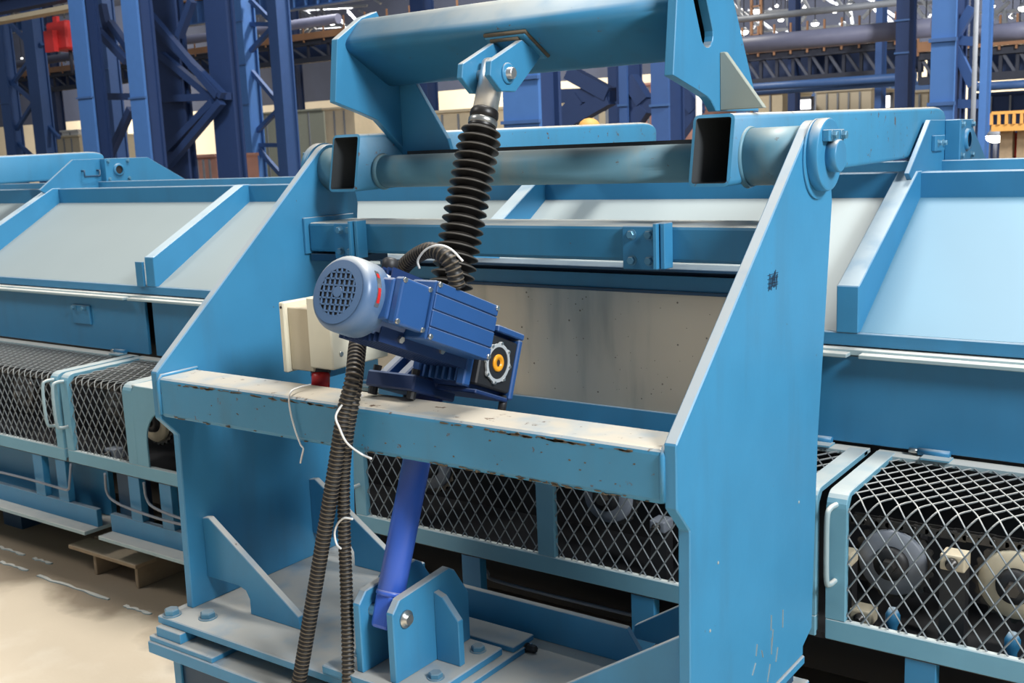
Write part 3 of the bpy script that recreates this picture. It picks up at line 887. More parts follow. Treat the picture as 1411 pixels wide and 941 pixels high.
# access panels (hinged doors)
def access_panel(xa, xb, label, plate=None, hinges=None):
    t = thing('access_panel', ((xa + xb) / 2, 3.6, 1.09), label, 'panel', None)
    MB().box(xa, xb, 3.585, 3.605, 1.098, 1.40).build('door', 'machine', t, .003)
    n = max(2, int((xb - xa) / .55))
    for i in range(n):
        x = xa + (i + .5) * (xb - xa) / n
        MB().box(x - .06, x + .06, 3.575, 3.586, 1.392, 1.402).build('clip', 'guard', t)
    for x in hinges or (xa + .22, xb - .25):
        h = MB().cyl((x - .05, 3.575, 1.10), (x + .05, 3.575, 1.10), .0125, 12).build('hinge', 'machine', t)
        MB().cyl((x - .08, 3.575, 1.10), (x - .05, 3.575, 1.10), .009, 10).build('hinge_pin', 'zinc', h)
        MB().box(x - .03, x + .06, 3.52, 3.575, 1.088, 1.094).build('hinge_leaf', 'guard', h)
    if plate:
        p = MB().box(plate, plate + .17, 3.572, 3.586, 1.235, 1.345).build('latch_plate', 'machine', t, .003)
        for x in (plate + .03, plate + .13): hexbolt((x, 3.572, 1.33), (0, -1, 0), .012, .02, p, 'bolt')
    return t


access_panel(-7.1, -5.085, 'long blue hinged panel with a bolted latch plate, left of the stand', -5.76)
access_panel(-5.02, -3.2, 'blue hinged panel partly hidden by the sloping left side plate')
access_panel(-1.62, 1.55, 'plain blue hinged panel right of the stand, above the mesh guard', None, (-1.31, -.92, .9))

# stainless chute between the side plates
ch = thing('chute_panel', (-2.25, 3.45, 1.1), 'stained stainless sheet with a blue channel on top, behind the motor', 'panel')
MB().box(-3.25, -1.30, 3.45, 3.465, 1.163, 1.60).build('stainless_sheet', 'stainless', ch)
MB().box(-3.25, -1.30, 3.44, 3.47, 1.05, 1.163).build('sill_strip', 'machine', ch, .002)
chn = MB()
chn.prism([(3.38, 1.70), (3.52, 1.70), (3.52, 1.60), (3.44, 1.60), (3.44, 1.612), (3.50, 1.612), (3.50, 1.688), (3.38, 1.688)], 'x', -3.25, -1.30)
chn.build('top_channel', 'deep', ch, .002)
MB().box(-3.25, -1.30, 3.45, 3.46, 1.60, 1.665).build('channel_web', 'machine', ch)
random.seed(11)
sp_ = MB()
for i in range(70):
    x = random.uniform(-2.62, -1.65); z = random.uniform(1.2, 1.58); r = random.choice((.0015, .002, .002, .003, .004))
    sp_.lathe((x, 3.45, z), (0, -1, 0), [(0, r), (.0006, r * .8)], 7)
o = sp_.build('grease_spots', 'grease', ch); o['kind'] = 'stuff'
sp_.T = None


# mesh guards
def guard_path():
    p = [V((0, 3.105, .67)), V((0, 3.105, 1.015))]
    p += [V((0, y, z)) for y, z in arc(3.15, 1.015, .045, 180, 90, 5)][1:]
    p += [V((0, 3.54, 1.075))]
    return p


GP = guard_path(); GL = [0]
for a, b in zip(GP, GP[1:]): GL.append(GL[-1] + (b - a).length)


def gpos(s):
    for i in range(len(GP) - 1):
        if s <= GL[i + 1] + 1e-9:
            t = (s - GL[i]) / (GL[i + 1] - GL[i]); return GP[i].lerp(GP[i + 1], t)
    return GP[-1]


def mesh_strands(b, xa, xb, w=.0555, h=.083, r=.0027):
    tot = GL[-1]; k = w / h
    n = int((xb - xa) / w) + int(tot * k / w) + 3
    for d in (1, -1):
        for i in range(-n, n):
            base = xa + i * w + (0 if d > 0 else w * .5)
            ss = sorted(set(GL + [(x_ - base) / (d * k) for x_ in (xa, xb)]))
            ss = [q for q in ss if -1e-6 <= q <= tot + 1e-6 and xa - 1e-5 <= base + d * k * q <= xb + 1e-5]
            if len(ss) < 2 or ss[-1] - ss[0] < .02: continue
            pts = []
            for q in ss:
                g = gpos(min(max(q, 0), tot)); pts.append((base + d * k * q, g.y + (0 if d > 0 else .002), g.z + (0 if d > 0 else .001)))
            b.tube(pts, r, 4, cap=False, smooth=False)


def handle(x, parent):
    MB().tube(spline([(x, 3.10, 1.04), (x - .004, 3.055, 1.04), (x - .006, 3.035, 1.02), (x - .006, 3.03, .93), (x - .006, 3.035, .82), (x - .004, 3.055, .80), (x, 3.10, .80)], 5), .0085, 8).build('handle', 'ledge', parent)


def mesh_guard(xa, xb, label, mids=(), meshes=None, arch=False):
    g = thing('mesh_guard', ((xa + xb) / 2, 3.3, .60), label, 'guard', 'expanded mesh guards along the line')
    MB().box(xa, xb, 3.092, 3.118, .605, .672).build('bottom_rail', 'guard', g, .003)
    MB().box(xa, xb, 3.535, 3.60, 1.068, 1.084).build('rear_rail', 'ledge', g, .002)
    for x0 in (xa, xb - .062):
        pr = [(3.092, .672), (3.092, 1.03)] + arc(3.14, 1.03, .048, 180, 90, 5) + [(3.57, 1.086), (3.57, 1.066), (3.14, 1.058), (3.118, 1.03), (3.118, .672)]
        MB().prism(pr, 'x', x0, x0 + .062).build('end_frame', 'guard', g, .002)
    for x in mids:
        pr = [(3.092, .672), (3.092, 1.03)] + arc(3.14, 1.03, .048, 180, 90, 5) + [(3.57, 1.086), (3.57, 1.066), (3.14, 1.058), (3.118, 1.03), (3.118, .672)]
        MB().prism(pr, 'x', x - .037, x + .037).build('mid_frame', 'guard', g, .002)
    mb = MB()
    for a, b in (meshes or [(xa + .05, xb - .05)]): mesh_strands(mb, a, b)
    o = mb.build('mesh_infill', 'mesh', g); o['kind'] = 'stuff'
    handle(xa + .03, g); handle(xb - .03, g)
    if arch:
        x0, x1 = arch
        ap = [(x0, .672), (x0, 1.04), (x0 + .03, 1.075), (x1, 1.075), (x1, .672), (x1 - .09, .672), (x1 - .09, .76)]
        ap += arc((x0 + x1) / 2, .80, (x1 - x0) / 2 - .09, 0, 180, 14)
        ap += [(x0 + .09, .672)]
        MB().prism(ap, 'y', 3.092, 3.102).build('arch_plate', 'guard', g, .002)
        MB().box(x0, x1, 3.10, 3.54, 1.065, 1.075).build('arch_top', 'ledge', g)
    return g


mesh_guard(-7.2, -5.20, 'longest mesh guard at the left edge of the line')
mesh_guard(-5.17, -3.12, 'short mesh guard with a chain-wheel opening just left of the stand', meshes=[(-5.12, -4.60)], mids=(-4.60,), arch=(-4.565, -4.05))
mesh_guard(-3.09, -1.135, 'shaded mesh guard seen under the front beam between the side plates', mids=(-2.14,), meshes=[(-3.04, -1.18)])
mesh_guard(-1.105, .85, 'bright mesh guard at the right edge over greasy chain wheels')


# chain wheels and chain behind the guards
def wheel(c, r, m, label, hub='dark', holes=False):
    t = thing('chain_wheel', c, label, 'chain wheel')
    c = V(c)
    b = MB(); n = 22
    pts = []
    for i in range(n * 4):
        a = 2 * math.pi * i / (n * 4); rr = r * (1.0 if i % 4 in (1, 2) else .93)
        pts.append((c.y * 0 + rr * math.cos(a) + c.x, rr * math.sin(a) + c.z))
    b.prism(pts, 'y', c.y - .008, c.y + .008); b.build('toothed_rim', 'chain', t)
    MB().lathe(c + V((0, -.03, 0)), (0, 1, 0), [(0, r * .44), (0, r * .80), (.008, r * .84), (.02, r * .84)], 36, cap=False).build('disc', m, t)
    MB().lathe(c + V((0, -.05, 0)), (0, 1, 0), [(0, r * .16), (0, r * .40), (.03, r * .44), (.06, r * .44)], 24, cap=True).build('hub', hub, t)
    MB().lathe(c + V((0, -.075, 0)), (0, 1, 0), [(0, r * .17), (.03, r * .2)], 6, False).build('shaft_end', 'chain', t)
    MB().box(c.x - .05, c.x + .05, c.y + .06, 3.49, c.z - .06, c.z + .05).build('bearing_stand', 'dark', t)
    return t


w1 = at(1232, 772, 3.3); w2 = at(1402, 803, 3.3)
wheel((w1.x, 3.3, w1.z), .125, 'grey_st', 'grey toothed chain wheel behind the right-hand guard')
wheel((w2.x, 3.3, w2.z), .125, 'cream_dirty', 'cream-faced chain wheel at the right edge behind the guard')
w3 = at(213, 580, 3.28)
wheel((w3.x, 3.3, w3.z), .13, 'cream_dirty', 'dirty cream chain wheel showing through the arched opening left of the stand')
for x, lab in ((-5.9, 'greasy chain wheel behind the far left guard'), (-5.0, 'chain wheel behind the short guard mesh left of the stand'), (-2.85, 'dim chain wheel under the left end of the front beam'), (-2.0, 'dim chain wheel under the middle of the front beam'), (-1.5, 'dim chain wheel beside the right side plate')):
    wheel((x, 3.32, .86), .12, 'grey_st' if x > -3 else 'chain', lab)


def chain(xa, xb, z, y, label):
    t = thing('roller_chain', ((xa + xb) / 2, y, z), label, 'chain', 'roller chains')
    b = MB(); p = .038; n = int((xb - xa) / p)
    for i in range(n):
        x = xa + i * p; off = .012 if i % 2 else .018
        for s in (-1, 1):
            b.box(x - .002, x + p + .002, y + s * off - .002, y + s * off + .002, z - .013, z + .013)
        b.lathe((x, y - .02, z), (0, 1, 0), [(0, .009), (.04, .009)], 7)
    o = b.build('links', 'chain', t); o['kind'] = 'stuff'
    return t


chain(-1.09, .8, w1.z + .118, 3.3, 'greasy roller chain over the wheels behind the right-hand guard')
chain(-3.0, -1.2, .975, 3.32, 'greasy roller chain in the shade behind the front beam')
chain(-7.0, -3.9, .975, 3.32, 'dusty roller chain behind the left guards')
# shafts, lubricators and blocks glimpsed through the mesh
for i, (px, py, s, m_, lab) in enumerate(((1312, 775, .036, 'cream_dirty', 'pale bearing block between the two right chain wheels'), (1185, 850, .035, 'cream_dirty', 'small pale block low behind the right guard'),
                                          (1160, 770, .03, 'cream_dirty', 'pale block at the left end of the right guard'), (150, 625, .04, 'grey_st', 'pale block low behind the short left guard'), (905, 725, .03, 'grey_st', 'bright bit of metal in the shade beside the right plate'))):
    p = at(px, py, 3.2)
    t = thing('bearing_block', p, lab, 'block', None)
    MB().box(p.x - s, p.x + s, 3.2, 3.27, p.z - s * .8, p.z + s * .6).build('block', m_, t, .006, 2)
    MB().lathe((p.x, 3.2, p.z - s * .1), (0, -1, 0), [(0, s * .5), (.012, s * .5), (.013, s * .3), (.03, s * .3)], 16).build('shaft_stub', 'chain', t)
    MB().box(p.x - s, p.x + s, 3.21, 3.26, .62, p.z - s * .75).build('pedestal', 'dark', t)
for px, py, lab in ((1230, 855, 'blue grease fitting standing low behind the right guard'), (1395, 890, 'blue grease fitting near the right edge')):
    p = at(px, py, 3.18)
    MBo = MB().lathe((p.x, 3.18, .62), (0, 0, 1), [(0, .014), (p.z - .62 - .02, .014), (p.z - .62, .022), (p.z - .60, .022), (p.z - .58, .012)], 14).build('grease_fitting', 'machine')
    tag(MBo, lab, 'fitting')

# ================================================================== PALLET
pl = thing('pallet', (-4.95, 3.3, 0), 'weathered wooden pallet piece packed under the line left of the stand', 'pallet')
for i, y in enumerate((3.075, 3.22, 3.365, 3.51)):
    MB().box(-5.24 + .015 * (i % 2), -4.65 - .02 * (i % 2), y, y + .13, .118, .14 + .003 * (i % 2)).build('plank', 'wood', pl, .003)
for x in (-5.06, -4.70):
    MB().box(x, x + .025, 3.10, 3.62, .0, .118).build('bearer', 'wood', pl, .003)
tag(MB().box(-4.85, -4.68, 3.2, 3.4, .146, .253).build('packing_block', 'dark', None, .004), 'dark packing block between the pallet and the blue machine flange', 'block')

STREAKS = ((-5.56, 2.935, .02, .26), (-5.0, 2.93, .01, .62), (-5.49, 3.062, .02, .17), (-5.8, 3.06, 0, .26), (-4.45, 2.93, .03, .2))
# debris on the floor: dry mortar streaks
for i, (x, y, a, l) in enumerate(STREAKS):
    b = MB(); pts = []
    n = 9
    T0 = [(x + l * (k / n - .5), y + a * l * (k / n - .5) + .004 * math.sin(k * 2.3)) for k in range(n + 1)]
    outl = [(p[0], p[1] - .008 - .004 * math.sin(k)) for k, p in enumerate(T0)] + [(p[0], p[1] + .008 + .004 * math.cos(k * 1.7)) for k, p in reversed(list(enumerate(T0)))]
    b.prism(outl, 'z', 0, .006)
    tag(b.build('mortar_streak', 'ledge'), 'pale dried streak on the dusty floor, ' + ('left of the longest one', 'the longest one, in front of the pallet', 'the shortest one, nearest the line', 'furthest left, at the picture edge', 'nearest the base of the stand')[i], 'floor debris', 'dried streaks on the floor')

# ================================================================== HALL BEHIND
ZT = 13.0


def hall_col(name, px0, px1, py, Y, depth, m, label, plates=(), group=None, m2=None):
    a = at(px0, py, Y).x; b = at(px1, py, Y).x
    t = thing(name, ((a + b) / 2, Y, 0), label, 'column', group)
    tf = .06
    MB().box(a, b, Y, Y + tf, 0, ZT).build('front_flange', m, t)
    MB().box(a, b, Y + depth - tf, Y + depth, 0, ZT).build('rear_flange', m2 or m, t)  # rear flange and web take the shaded colour, front flange the lit one
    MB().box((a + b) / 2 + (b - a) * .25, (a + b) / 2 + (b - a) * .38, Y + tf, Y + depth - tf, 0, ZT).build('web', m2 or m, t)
    for pz in plates:
        z = at((px0 + px1) / 2, pz, Y).z
        MB().box(a - .02, b + .02, Y - .04, Y + .02, z - .02, z + .02).build('splice_plate', 'girder', t)
    return t


def brace(name, pts, Y, w, m, label, cat='bracing', group=None):
    """one steel bracing frame: straight members between points given on the plane Y"""
    q = [(at(a, b, Y), at(c, d, Y)) for a, b, c, d in pts]
    ctr = sum((p + r for p, r in q), V((0, 0, 0))) / (2 * len(q))
    t = thing(name, ctr, label, cat, group)
    for i, (p, r) in enumerate(q):
        o_ = V((0, .023 * i, 0)); MB().bar(p + o_, r + o_, w, w).build('member', m, t)
    return t


# tower A: two lit I-columns and two dark box legs with lacing
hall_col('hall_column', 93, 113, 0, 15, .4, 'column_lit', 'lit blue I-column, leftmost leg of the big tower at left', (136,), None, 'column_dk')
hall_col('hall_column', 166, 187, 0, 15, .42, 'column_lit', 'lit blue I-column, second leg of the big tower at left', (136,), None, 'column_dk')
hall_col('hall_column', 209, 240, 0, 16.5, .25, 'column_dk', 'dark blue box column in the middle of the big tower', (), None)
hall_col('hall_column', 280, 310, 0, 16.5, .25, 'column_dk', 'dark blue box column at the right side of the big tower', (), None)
brace('lattice_bracing', [(128, 35, 175, 85), (205, 20, 300, 132), (225, 50, 305, 132), (302, 140, 225, 232), (290, 140, 228, 205), (175, 150, 130, 250), (258, 0, 240, 50), (140, 133, 175, 133), (218, 136, 306, 132), (212, 75, 290, 140), (140, 30, 172, 75), (128, 5, 140, 60)], 16.2, .16, 'column_dk', 'dark laced bracing between the legs of the big tower')
# left tower
hall_col('hall_column', -4, 8, 100, 26, .5, 'column', 'slim blue column at the left edge', (143,))
hall_col('hall_column', 37, 52, 100, 26, .5, 'column', 'second slim blue column from the left edge', ())
brace('lattice_bracing', [(12, 30, 40, 60), (10, 110, 46, 140), (46, 140, 14, 190), (15, 190, 45, 218), (55, 60, 12, 118), (55, 165, 78, 190)], 26.2, .14, 'column', 'light lacing between the two slim columns at left')
# behind tower right of A
hall_col('hall_column', 139, 150, 100, 24, .5, 'column', 'slim blue column between the two lit columns', (95,))
hall_col('hall_column', 321, 336, 60, 25, .6, 'column_lit', 'slim lit blue column right of the big tower', (30, 90, 145))
hall_col('hall_column', 371, 384, 60, 25, .6, 'column', 'slim blue column second to the right of the big tower', ())
brace('lattice_bracing', [(345, 0, 375, 30), (375, 38, 345, 70), (345, 98, 385, 145), (385, 148, 348, 185), (348, 200, 388, 245), (345, 200, 385, 200), (340, 33, 378, 33)], 25.3, .14, 'column', 'lacing between the two slim columns right of the big tower')
hall_col('hall_column', 402, 411, 150, 40, .5, 'column_dk', 'thin dark column before the grey wall at left', ())
hall_col('hall_column', 68, 78, 150, 38, .5, 'column_dk', 'thin dark column near the left edge', ())
# columns seen under and right of the rocker arm
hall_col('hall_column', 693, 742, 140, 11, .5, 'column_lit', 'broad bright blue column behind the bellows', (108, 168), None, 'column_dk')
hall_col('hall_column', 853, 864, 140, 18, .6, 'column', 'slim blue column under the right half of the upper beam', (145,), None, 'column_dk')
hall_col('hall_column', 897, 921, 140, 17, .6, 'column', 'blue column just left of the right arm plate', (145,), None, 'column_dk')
hall_col('hall_column', 838, 850, 140, 22, .6, 'column_dk', 'dark column beside the slim blue column under the beam', ())
hall_col('hall_column', 572, 590, 150, 30, .6, 'column_dk', 'dark column seen between gusset and bellows', ())
brace('lattice_bracing', [(785, 100, 840, 130), (840, 135, 775, 172), (800, 135, 765, 172), (752, 133, 842, 130), (865, 108, 885, 140), (885, 148, 862, 180), (865, 146, 900, 146), (925, 110, 955, 150), (955, 145, 925, 188), (925, 146, 960, 146)], 18.1, .26, 'column_dk', 'dark lacing seen under the upper beam')
tag(MB().cyl((at(962, 180, 14).x, 14, 0), at(962.5, 60, 14), .045, 8).build('standpipe', 'white'), 'white standpipe left of the right arm plate', 'pipe')
# right tower
hall_col('hall_column', 1283, 1316, 60, 13, .55, 'column_lit', 'bright blue column at upper right', (55, 143), None, 'column_dk')
hall_col('hall_column', 1336, 1341, 60, 14, .1, 'column_dk', 'thin dark column right of the bright blue column', ())
brace('lattice_bracing', [(1312, 58, 1340, 10), (1312, 58, 1340, 118), (1310, 55, 1343, 57), (1310, 143, 1345, 143)], 13.3, .1, 'column', 'lacing right of the bright blue column')
tag(MB().cyl((at(1341, 165, 12.5).x, 12.5, 0), at(1348, -60, 12.5), .026, 8).build('standpipe', 'grey_st'), 'pale standpipe right of the bright blue column', 'pipe')
hall_col('hall_column', 1234, 1252, 60, 26, .6, 'column_dk', 'dark blue column left of the bright one at upper right', (28, 73))
hall_col('hall_column', 1207, 1216, 20, 34, .5, 'column', 'thin lit column at upper right in front of the lamps', ())
hall_col('hall_column', 1086, 1096, 20, 36, .5, 'column_dk', 'thin column among the lamps at upper right', ())
hall_col('hall_column', 1348, 1358, 160, 24, .4, 'column_lit', 'pale blue column beside the ochre platform', ())


# girders along the hall
def girder(px0, px1, py0, py1, Y, m, label, stiff=0, cap=None):
    """plate girder along X; py0 top, py1 bottom at px0"""
    a = at(px0, py0, Y); b = at(px0, py1, Y); c = at(px1, py0, Y)
    t = thing('plate_girder', ((a.x + c.x) / 2, Y, b.z), label, 'girder')
    MB().box(a.x, c.x, Y, Y + .06, b.z, a.z).build('web', m, t)
    MB().box(a.x, c.x, Y - .2, Y + .2, b.z - .06, b.z).build('bottom_flange', m, t)
    MB().box(a.x, c.x, Y - .2, Y + .2, a.z, a.z + .06).build('top_flange', cap or m, t)
    if stiff:
        n = int((c.x - a.x) / stiff); s0 = None
        for i in range(n + 1):
            x = a.x + i * stiff
            if s0 is None: s0 = MB().box(x - .03, x + .03, Y - .18, Y, b.z, a.z).build('stiffener', m, t); x00 = x
            else: clone(s0, (x - x00, 0, 0), t)
    return t


girder(235, 720, 8, 38, 30, 'girder', 'blue stiffened plate girder behind the raised beam', .62, 'amber')
girder(-30, 100, 6, 22, 19, 'column_dk', 'dark crane girder at upper left with a lit lower flange', 0)
tag(MB().box(at(-30, 26, 18).x, at(104, 26, 18).x, 17.9, 18.3, at(0, 31, 18).z, at(0, 25, 18).z).build('lit_flange_strip', 'shed'), 'cream strip coloured as the lit lower flange of the dark girder at upper left', 'beam')  # cream colour paints the light on the girder's lower flange
girder(-30, 60, 40, 52, 32, 'girder', 'blue plate girder behind the slim columns at left', .8, 'amber')


def truss(px0, px1, py0, py1, Y, label, n=14, m='truss'):
    a = at(px0, py0, Y); b = at(px0, py1, Y); c = at(px1, py0, Y)
    t = thing('truss_girder', ((a.x + c.x) / 2, Y, b.z), label, 'girder')
    MB().box(a.x, c.x, Y - .15, Y + .15, a.z - .12, a.z + .12).build('top_chord', m, t)
    MB().box(a.x, c.x, Y - .15, Y + .15, b.z - .12, b.z + .12).build('bottom_chord', m, t)
    MB().box(a.x, c.x, Y + .8, Y + .9, b.z, a.z).build('backing_sheet', 'column_dk', t)
    dx = (c.x - a.x) / n
    for i in range(n):
        x = a.x + i * dx
        MB().bar((x, Y, b.z), (x, Y, a.z), .10, .10).build('vertical', 'truss', t)
        p = ((x, Y, a.z), (x + dx, Y, b.z))
        MB().bar(p[0], p[1], .09, .09).build('diagonal', 'lace', t)
    MB().box(a.x, c.x, Y - .3, Y - .2, a.z + .12, a.z + .42).build('dusty_fascia', 'amber', t)
    k = 0
    for x in [a.x + i * dx for i in range(n + 1)]:
        MB().bar((x, Y - .25, a.z), (x, Y - .25, a.z + 1.0), .06, .06).build('rail_post', 'amber', t)
    return t


truss(-40, 640, 118, 136, 38, 'long dark truss girder behind the left columns with a dusty orange rail', 30)
truss(985, 1262, 84, 118, 36, 'dark truss girder at upper right with a dusty orange rail', 12)
truss(1268, 1500, 78, 112, 36, 'dark truss girder beyond the bright blue column at the right edge', 10)
for (p0, p1, r, Y, m, lab) in (((-30, 96), (470, 83), .17, 28, 'pipe', 'pale pipe running behind the left columns'),
                              ((985, 66), (1285, 56), .22, 27, 'pipe', 'thick pale pipe at upper right behind the lamps'),
                              ((1345, 48), (1450, 44), .2, 27, 'pipe', 'pale pipe beyond the bright column at the right edge'),
                              ((985, 124), (1262, 116), .12, 33, 'girder', 'blue pipe under the dark truss at upper right'),
                              ((985, 131), (1262, 123), .10, 33.3, 'girder', 'lower blue pipe under the dark truss at upper right'),
                              ((1345, 120), (1450, 116), .12, 33, 'girder', 'blue pipe under the truss at the right edge'),
                              ((990, 30), (1240, 13), .09, 30, 'grey_st', 'grey catwalk rail among the lamps at upper right'),):
    a = at(*p0, Y); c = at(*p1, Y)
    b_ = MB().cyl(a, (c.x, Y, a.z), r, 12)
    tag(b_.build('pipe', m), lab, 'pipe')

# roof trusses beyond: grey lattice glimpsed among the lamps
random.seed(5)
for q, (px0, px1, Y) in enumerate(((985, 1283, 46), (1318, 1460, 47), (-20, 110, 48), (300, 500, 46), (330, 480, 52), (985, 1290, 54))):
    t = None
    mem = []
    for i in range(26 if px1 - px0 > 200 else 14):
        x = random.uniform(px0, px1); y = random.uniform(-30, 62)
        dxp = random.choice((-28, 28, 18, -18, 40, 3)); mem.append((x, y, x + dxp, y + random.uniform(18, 34)))
    for yy in (-10, 18, 44): mem.append((px0, yy, px1, yy - (px1 - px0) * .055))
    brace('roof_truss', mem, Y, .12, 'grey_st', ('grey roof lattice among the lamps at upper right, nearer layer', 'grey roof lattice right of the bright blue column', 'grey roof lattice at the left edge', 'grey roof lattice left of the raised beam', 'further grey roof lattice left of the raised beam', 'grey roof lattice among the lamps at upper right, further layer')[q], 'truss')

# high bay lamps
lamps = [(1043, 14, 44, 5), (1025, 43, 44, 5), (1123, 32, 44, 4), (1163, 37, 44, 5), (1172, 6, 44, 5), (1198, 43, 44, 5), (1276, 31, 44, 5), (1101, 53, 44, 4), (1065, 22, 50, 3), (1076, 27, 50, 3), (1082, 20, 50, 3), (1070, 8, 50, 2),
         (1411, 10, 40, 5), (1405, 38, 44, 5), (1395, 22, 50, 3), (1367, 8, 50, 3), (1225, 5, 52, 3), (1258, 20, 52, 3), (1240, 40, 52, 3), (1052, 79, 44, 3), (1085, 45, 52, 3), (1020, 12, 52, 2), (1150, 15, 54, 3), (1110, 10, 54, 3),
         (438, 45, 42, 5), (417, 62, 42, 4), (448, 73, 42, 4), (342, 65, 42, 3), (13, 69, 42, 4), (458, 34, 50, 3), (405, 45, 50, 3), (425, 75, 50, 2), (360, 80, 50, 2), (30, 80, 50, 2), (398, 143, 48, 5), (360, 160, 48, 3), (1372, 187, 22, 9), (1073, 134, 44, 4)]
zones = ((1010, 1283, 'among the lights at upper right'), (1284, 1420, 'right of the bright blue column'), (330, 470, 'just left of the raised beam'), (-5, 329, 'at far left among the columns'))
order = ('first', 'second', 'third', 'fourth', 'fifth', 'sixth', 'seventh', 'eighth', 'ninth', 'tenth', 'eleventh', 'twelfth', 'thirteenth', 'fourteenth', 'fifteenth', 'sixteenth', 'seventeenth', 'eighteenth', 'nineteenth', 'twentieth', 'twenty-first', 'twenty-second', 'twenty-third', 'twenty-fourth')
for za, zb, where in zones:
    for k, (px, py, Y, s) in enumerate(sorted(q for q in lamps if za <= q[0] <= zb)):
        p = at(px, py, Y); r = s / F * (Y * 1.25) * 1.0
        t = thing('hall_light', p, '%s high-bay lamp from the left %s' % (order[k], where), 'lamp', 'high-bay lamps in the hall')
        MB().lathe(p, (0, 0, 1), [(0, r), (r * .4, r * .8), (r * .9, r * .35)], 14).build('reflector', 'grey_st', t)
        MB().lathe(p + V((0, 0, -.35 * r)), (0, 0, 1), [(-.45 * r, 0), (-.4 * r, r * .45), (-.2 * r, r * .85), (0, r), (.34 * r, r * 1.02)], 14).build('lens', 'lamp', t)
        if py < 100: MB().cyl(p + V((0, 0, r * .8)), (p.x, p.y, 18.0), .02, 6).build('stem', 'truss', t)
        else: MB().cyl(p - V((0, 0, r * .3)), (p.x, p.y, 0), .04, 6).build('post', 'truss', t)


# low buildings, goods and panels at floor level in the distance
def block(name, px0, px1, py0, py1, Y, d, m, label, cat, sheets=0):
    a = at(px0, py0, Y); c = at(px1, py1, Y)
    t = thing(name, ((a.x + c.x) / 2, Y, 0), label, cat)
    MB().box(a.x, c.x, Y, Y + d, 0, a.z).build('body', m, t)
    n = sheets or 4
    for i in range(1, n):
        x = a.x + (c.x - a.x) * i / n
        MB().box(x - .03, x + .03, Y - .04, Y, .05, a.z - .05).build('seam_strip', 'grey_st', t)
    MB().box(a.x - .06, c.x + .06, Y - .08, Y + d, a.z, a.z + .08).build('top_trim', m, t)
    return t


block('partition', 330, 450, 160, 220, 36, .4, 'greygreen', 'grey-green sheet partition between the left columns', 'partition', 6)
block('shed', 447, 492, 152, 220, 30, 4, 'shed', 'cream shed left of the raised beam end', 'shed', 3)
block('shed', 78, 112, 190, 220, 30, 3, 'shed', 'low cream shed behind the left columns', 'shed', 3)
block('shed', 85, 110, 182, 200, 34, 3, 'white', 'white sheet cabin at left', 'shed', 2)
block('goods_stack', 255, 300, 218, 245, 20, 1.5, 'pink', 'pinkish stack of goods behind the big tower', 'stack', 5)
block('goods_stack', 545, 680, 160, 200, 26, 3, 'shed', 'pale stack behind the bellows', 'stack', 6)
block('goods_stack', 752, 812, 136, 180, 26, 3, 'shed', 'pale stack under the upper beam', 'stack', 4)
block('goods_stack', 862, 960, 120, 190, 32, 3, 'pink', 'warm-coloured stack under the right end of the upper beam', 'stack', 6)
block('shed', 1045, 1078, 130, 150, 40, 3, 'shed', 'beige cabin just right of the gusset at upper right', 'shed', 2)
block('shed', 1125, 1200, 128, 150, 42, 3, 'wall_lo', 'beige cabin under the blue pipes', 'shed', 5)
block('shed', 1256, 1278, 128, 150, 40, 3, 'wall_lo', 'narrow beige cabin beside the bright blue column', 'shed', 2)
block('partition', 985, 1280, 133, 150, 46, .4, 'girder', 'blue partition below the dark truss at upper right', 'partition', 12)
block('partition', 1340, 1500, 132, 210, 40, .4, 'column_dk', 'dark partition behind the ochre platform', 'partition', 6)
for i, (px0, px1, py0, py1, Y) in enumerate(((1097, 1120, 136, 152, 38), (1217, 1229, 130, 150, 38), (822, 838, 128, 150, 24))):
    a = at(px0, py0, Y); c = at(px1, py1, Y)
    t = thing('bright_window', ((a.x + c.x) / 2, Y, c.z), ('wide bright window under the blue pipes at upper right', 'narrow bright window left of the bright blue column', 'bright window under the right end of the upper beam')[i], 'window')
    MB().box(a.x, c.x, Y - .02, Y, c.z, a.z).build('pane', 'pane', t)
    for x in (a.x, c.x): MB().box(x - .05, x + .05, Y - .06, Y, 0, a.z + .05).build('frame_post', 'grey_st', t)
    for z in (a.z, c.z): MB().box(a.x, c.x, Y - .06, Y, z - .05, z + .05).build('frame_bar', 'grey_st', t)
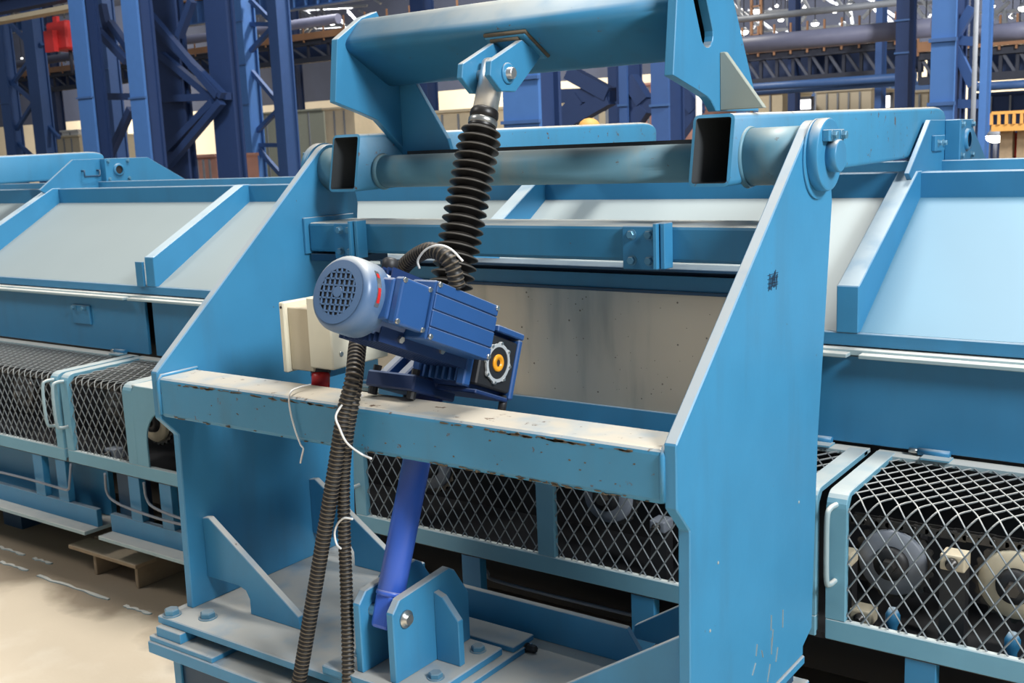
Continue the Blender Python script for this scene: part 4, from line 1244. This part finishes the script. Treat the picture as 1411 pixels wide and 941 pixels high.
# crane trolley at upper left
a = at(62, 32, 19); c = at(94, 74, 19)
t = thing('crane_trolley', ((a.x + c.x) / 2, 19, c.z), 'red crane trolley hanging at upper left', 'crane')
MB().box((a.x + c.x) / 2 - .1, (a.x + c.x) / 2 + .1, 19.0, 19.1, a.z - .05, at(62, 22, 19).z - .06).build('hanger', 'crate_red', t)
MB().box(a.x, c.x, 19, 19.7, c.z + .15, a.z).build('housing', 'crate_red', t, .05)
MB().box(a.x + .1, a.x + .55, 18.85, 19, c.z + .1, c.z + .7).build('panel', 'crate_red', t)
MB().cyl(((a.x + c.x) / 2, 19.4, c.z - .5), ((a.x + c.x) / 2, 19.4, c.z + .6), .05, 8).build('hoist_rope', 'truss', t)
# ochre platform at right
Y = 20; a = at(1366, 172, Y); c = at(1450, 178, Y); top = at(1366, 156, Y).z
t = thing('ochre_platform', ((a.x + c.x) / 2, Y, 0), 'ochre service platform with a railing at the right edge', 'platform')
MB().box(a.x, c.x, Y, Y + 1.5, c.z, a.z).build('deck', 'ochre', t)
MB().bar((a.x, Y, top), (c.x, Y, top), .05, .05).build('top_rail', 'ochre', t)
for i in range(9):
    x = a.x + (c.x - a.x) * i / 8
    MB().bar((x, Y, a.z), (x, Y, top), .045, .045).build('baluster', 'ochre', t)
for x in (a.x + .2, (a.x + c.x) / 2, c.x - .2):
    MB().box(x - .1, x + .1, Y + .2, Y + .4, 0, c.z).build('leg', 'wood', t)
block('cabinet', 1386, 1402, 190, 215, 20.5, .5, 'crate_red', 'small red cabinet below the ochre platform', 'cabinet', 2)
# ladder mast among the lamps
Y = 42; a = at(1035, 60, Y); c = at(1048, -60, Y)
t = thing('ladder_mast', ((a.x + c.x) / 2, Y, 0), 'dusty orange ladder mast among the lamps at upper right', 'ladder')
for x in (a.x, c.x): MB().box(x - .05, x + .05, Y, Y + .1, 0, c.z).build('rail', 'amber', t)
for i in range(12):
    z = 4 + i * .55
    MB().box(a.x, c.x, Y, Y + .08, z, z + .06).build('rung', 'amber', t)
# rounded orange cover behind the arm
p = at(812, 178, 5.6)
t = thing('orange_dome', p, 'small rounded orange dome showing above the left box arm', 'dome')
MB().lathe(p, (0, 0, 1), [(-.04, .055), (0, .07), (.02, .068), (.045, .052), (.06, .03), (.066, .0)], 20).build('dome', 'ochre', t)
MB().lathe((p.x, p.y, 0), (0, 0, 1), [(0, .05), (p.z - .02, .05)], 14).build('post', 'deep', t)
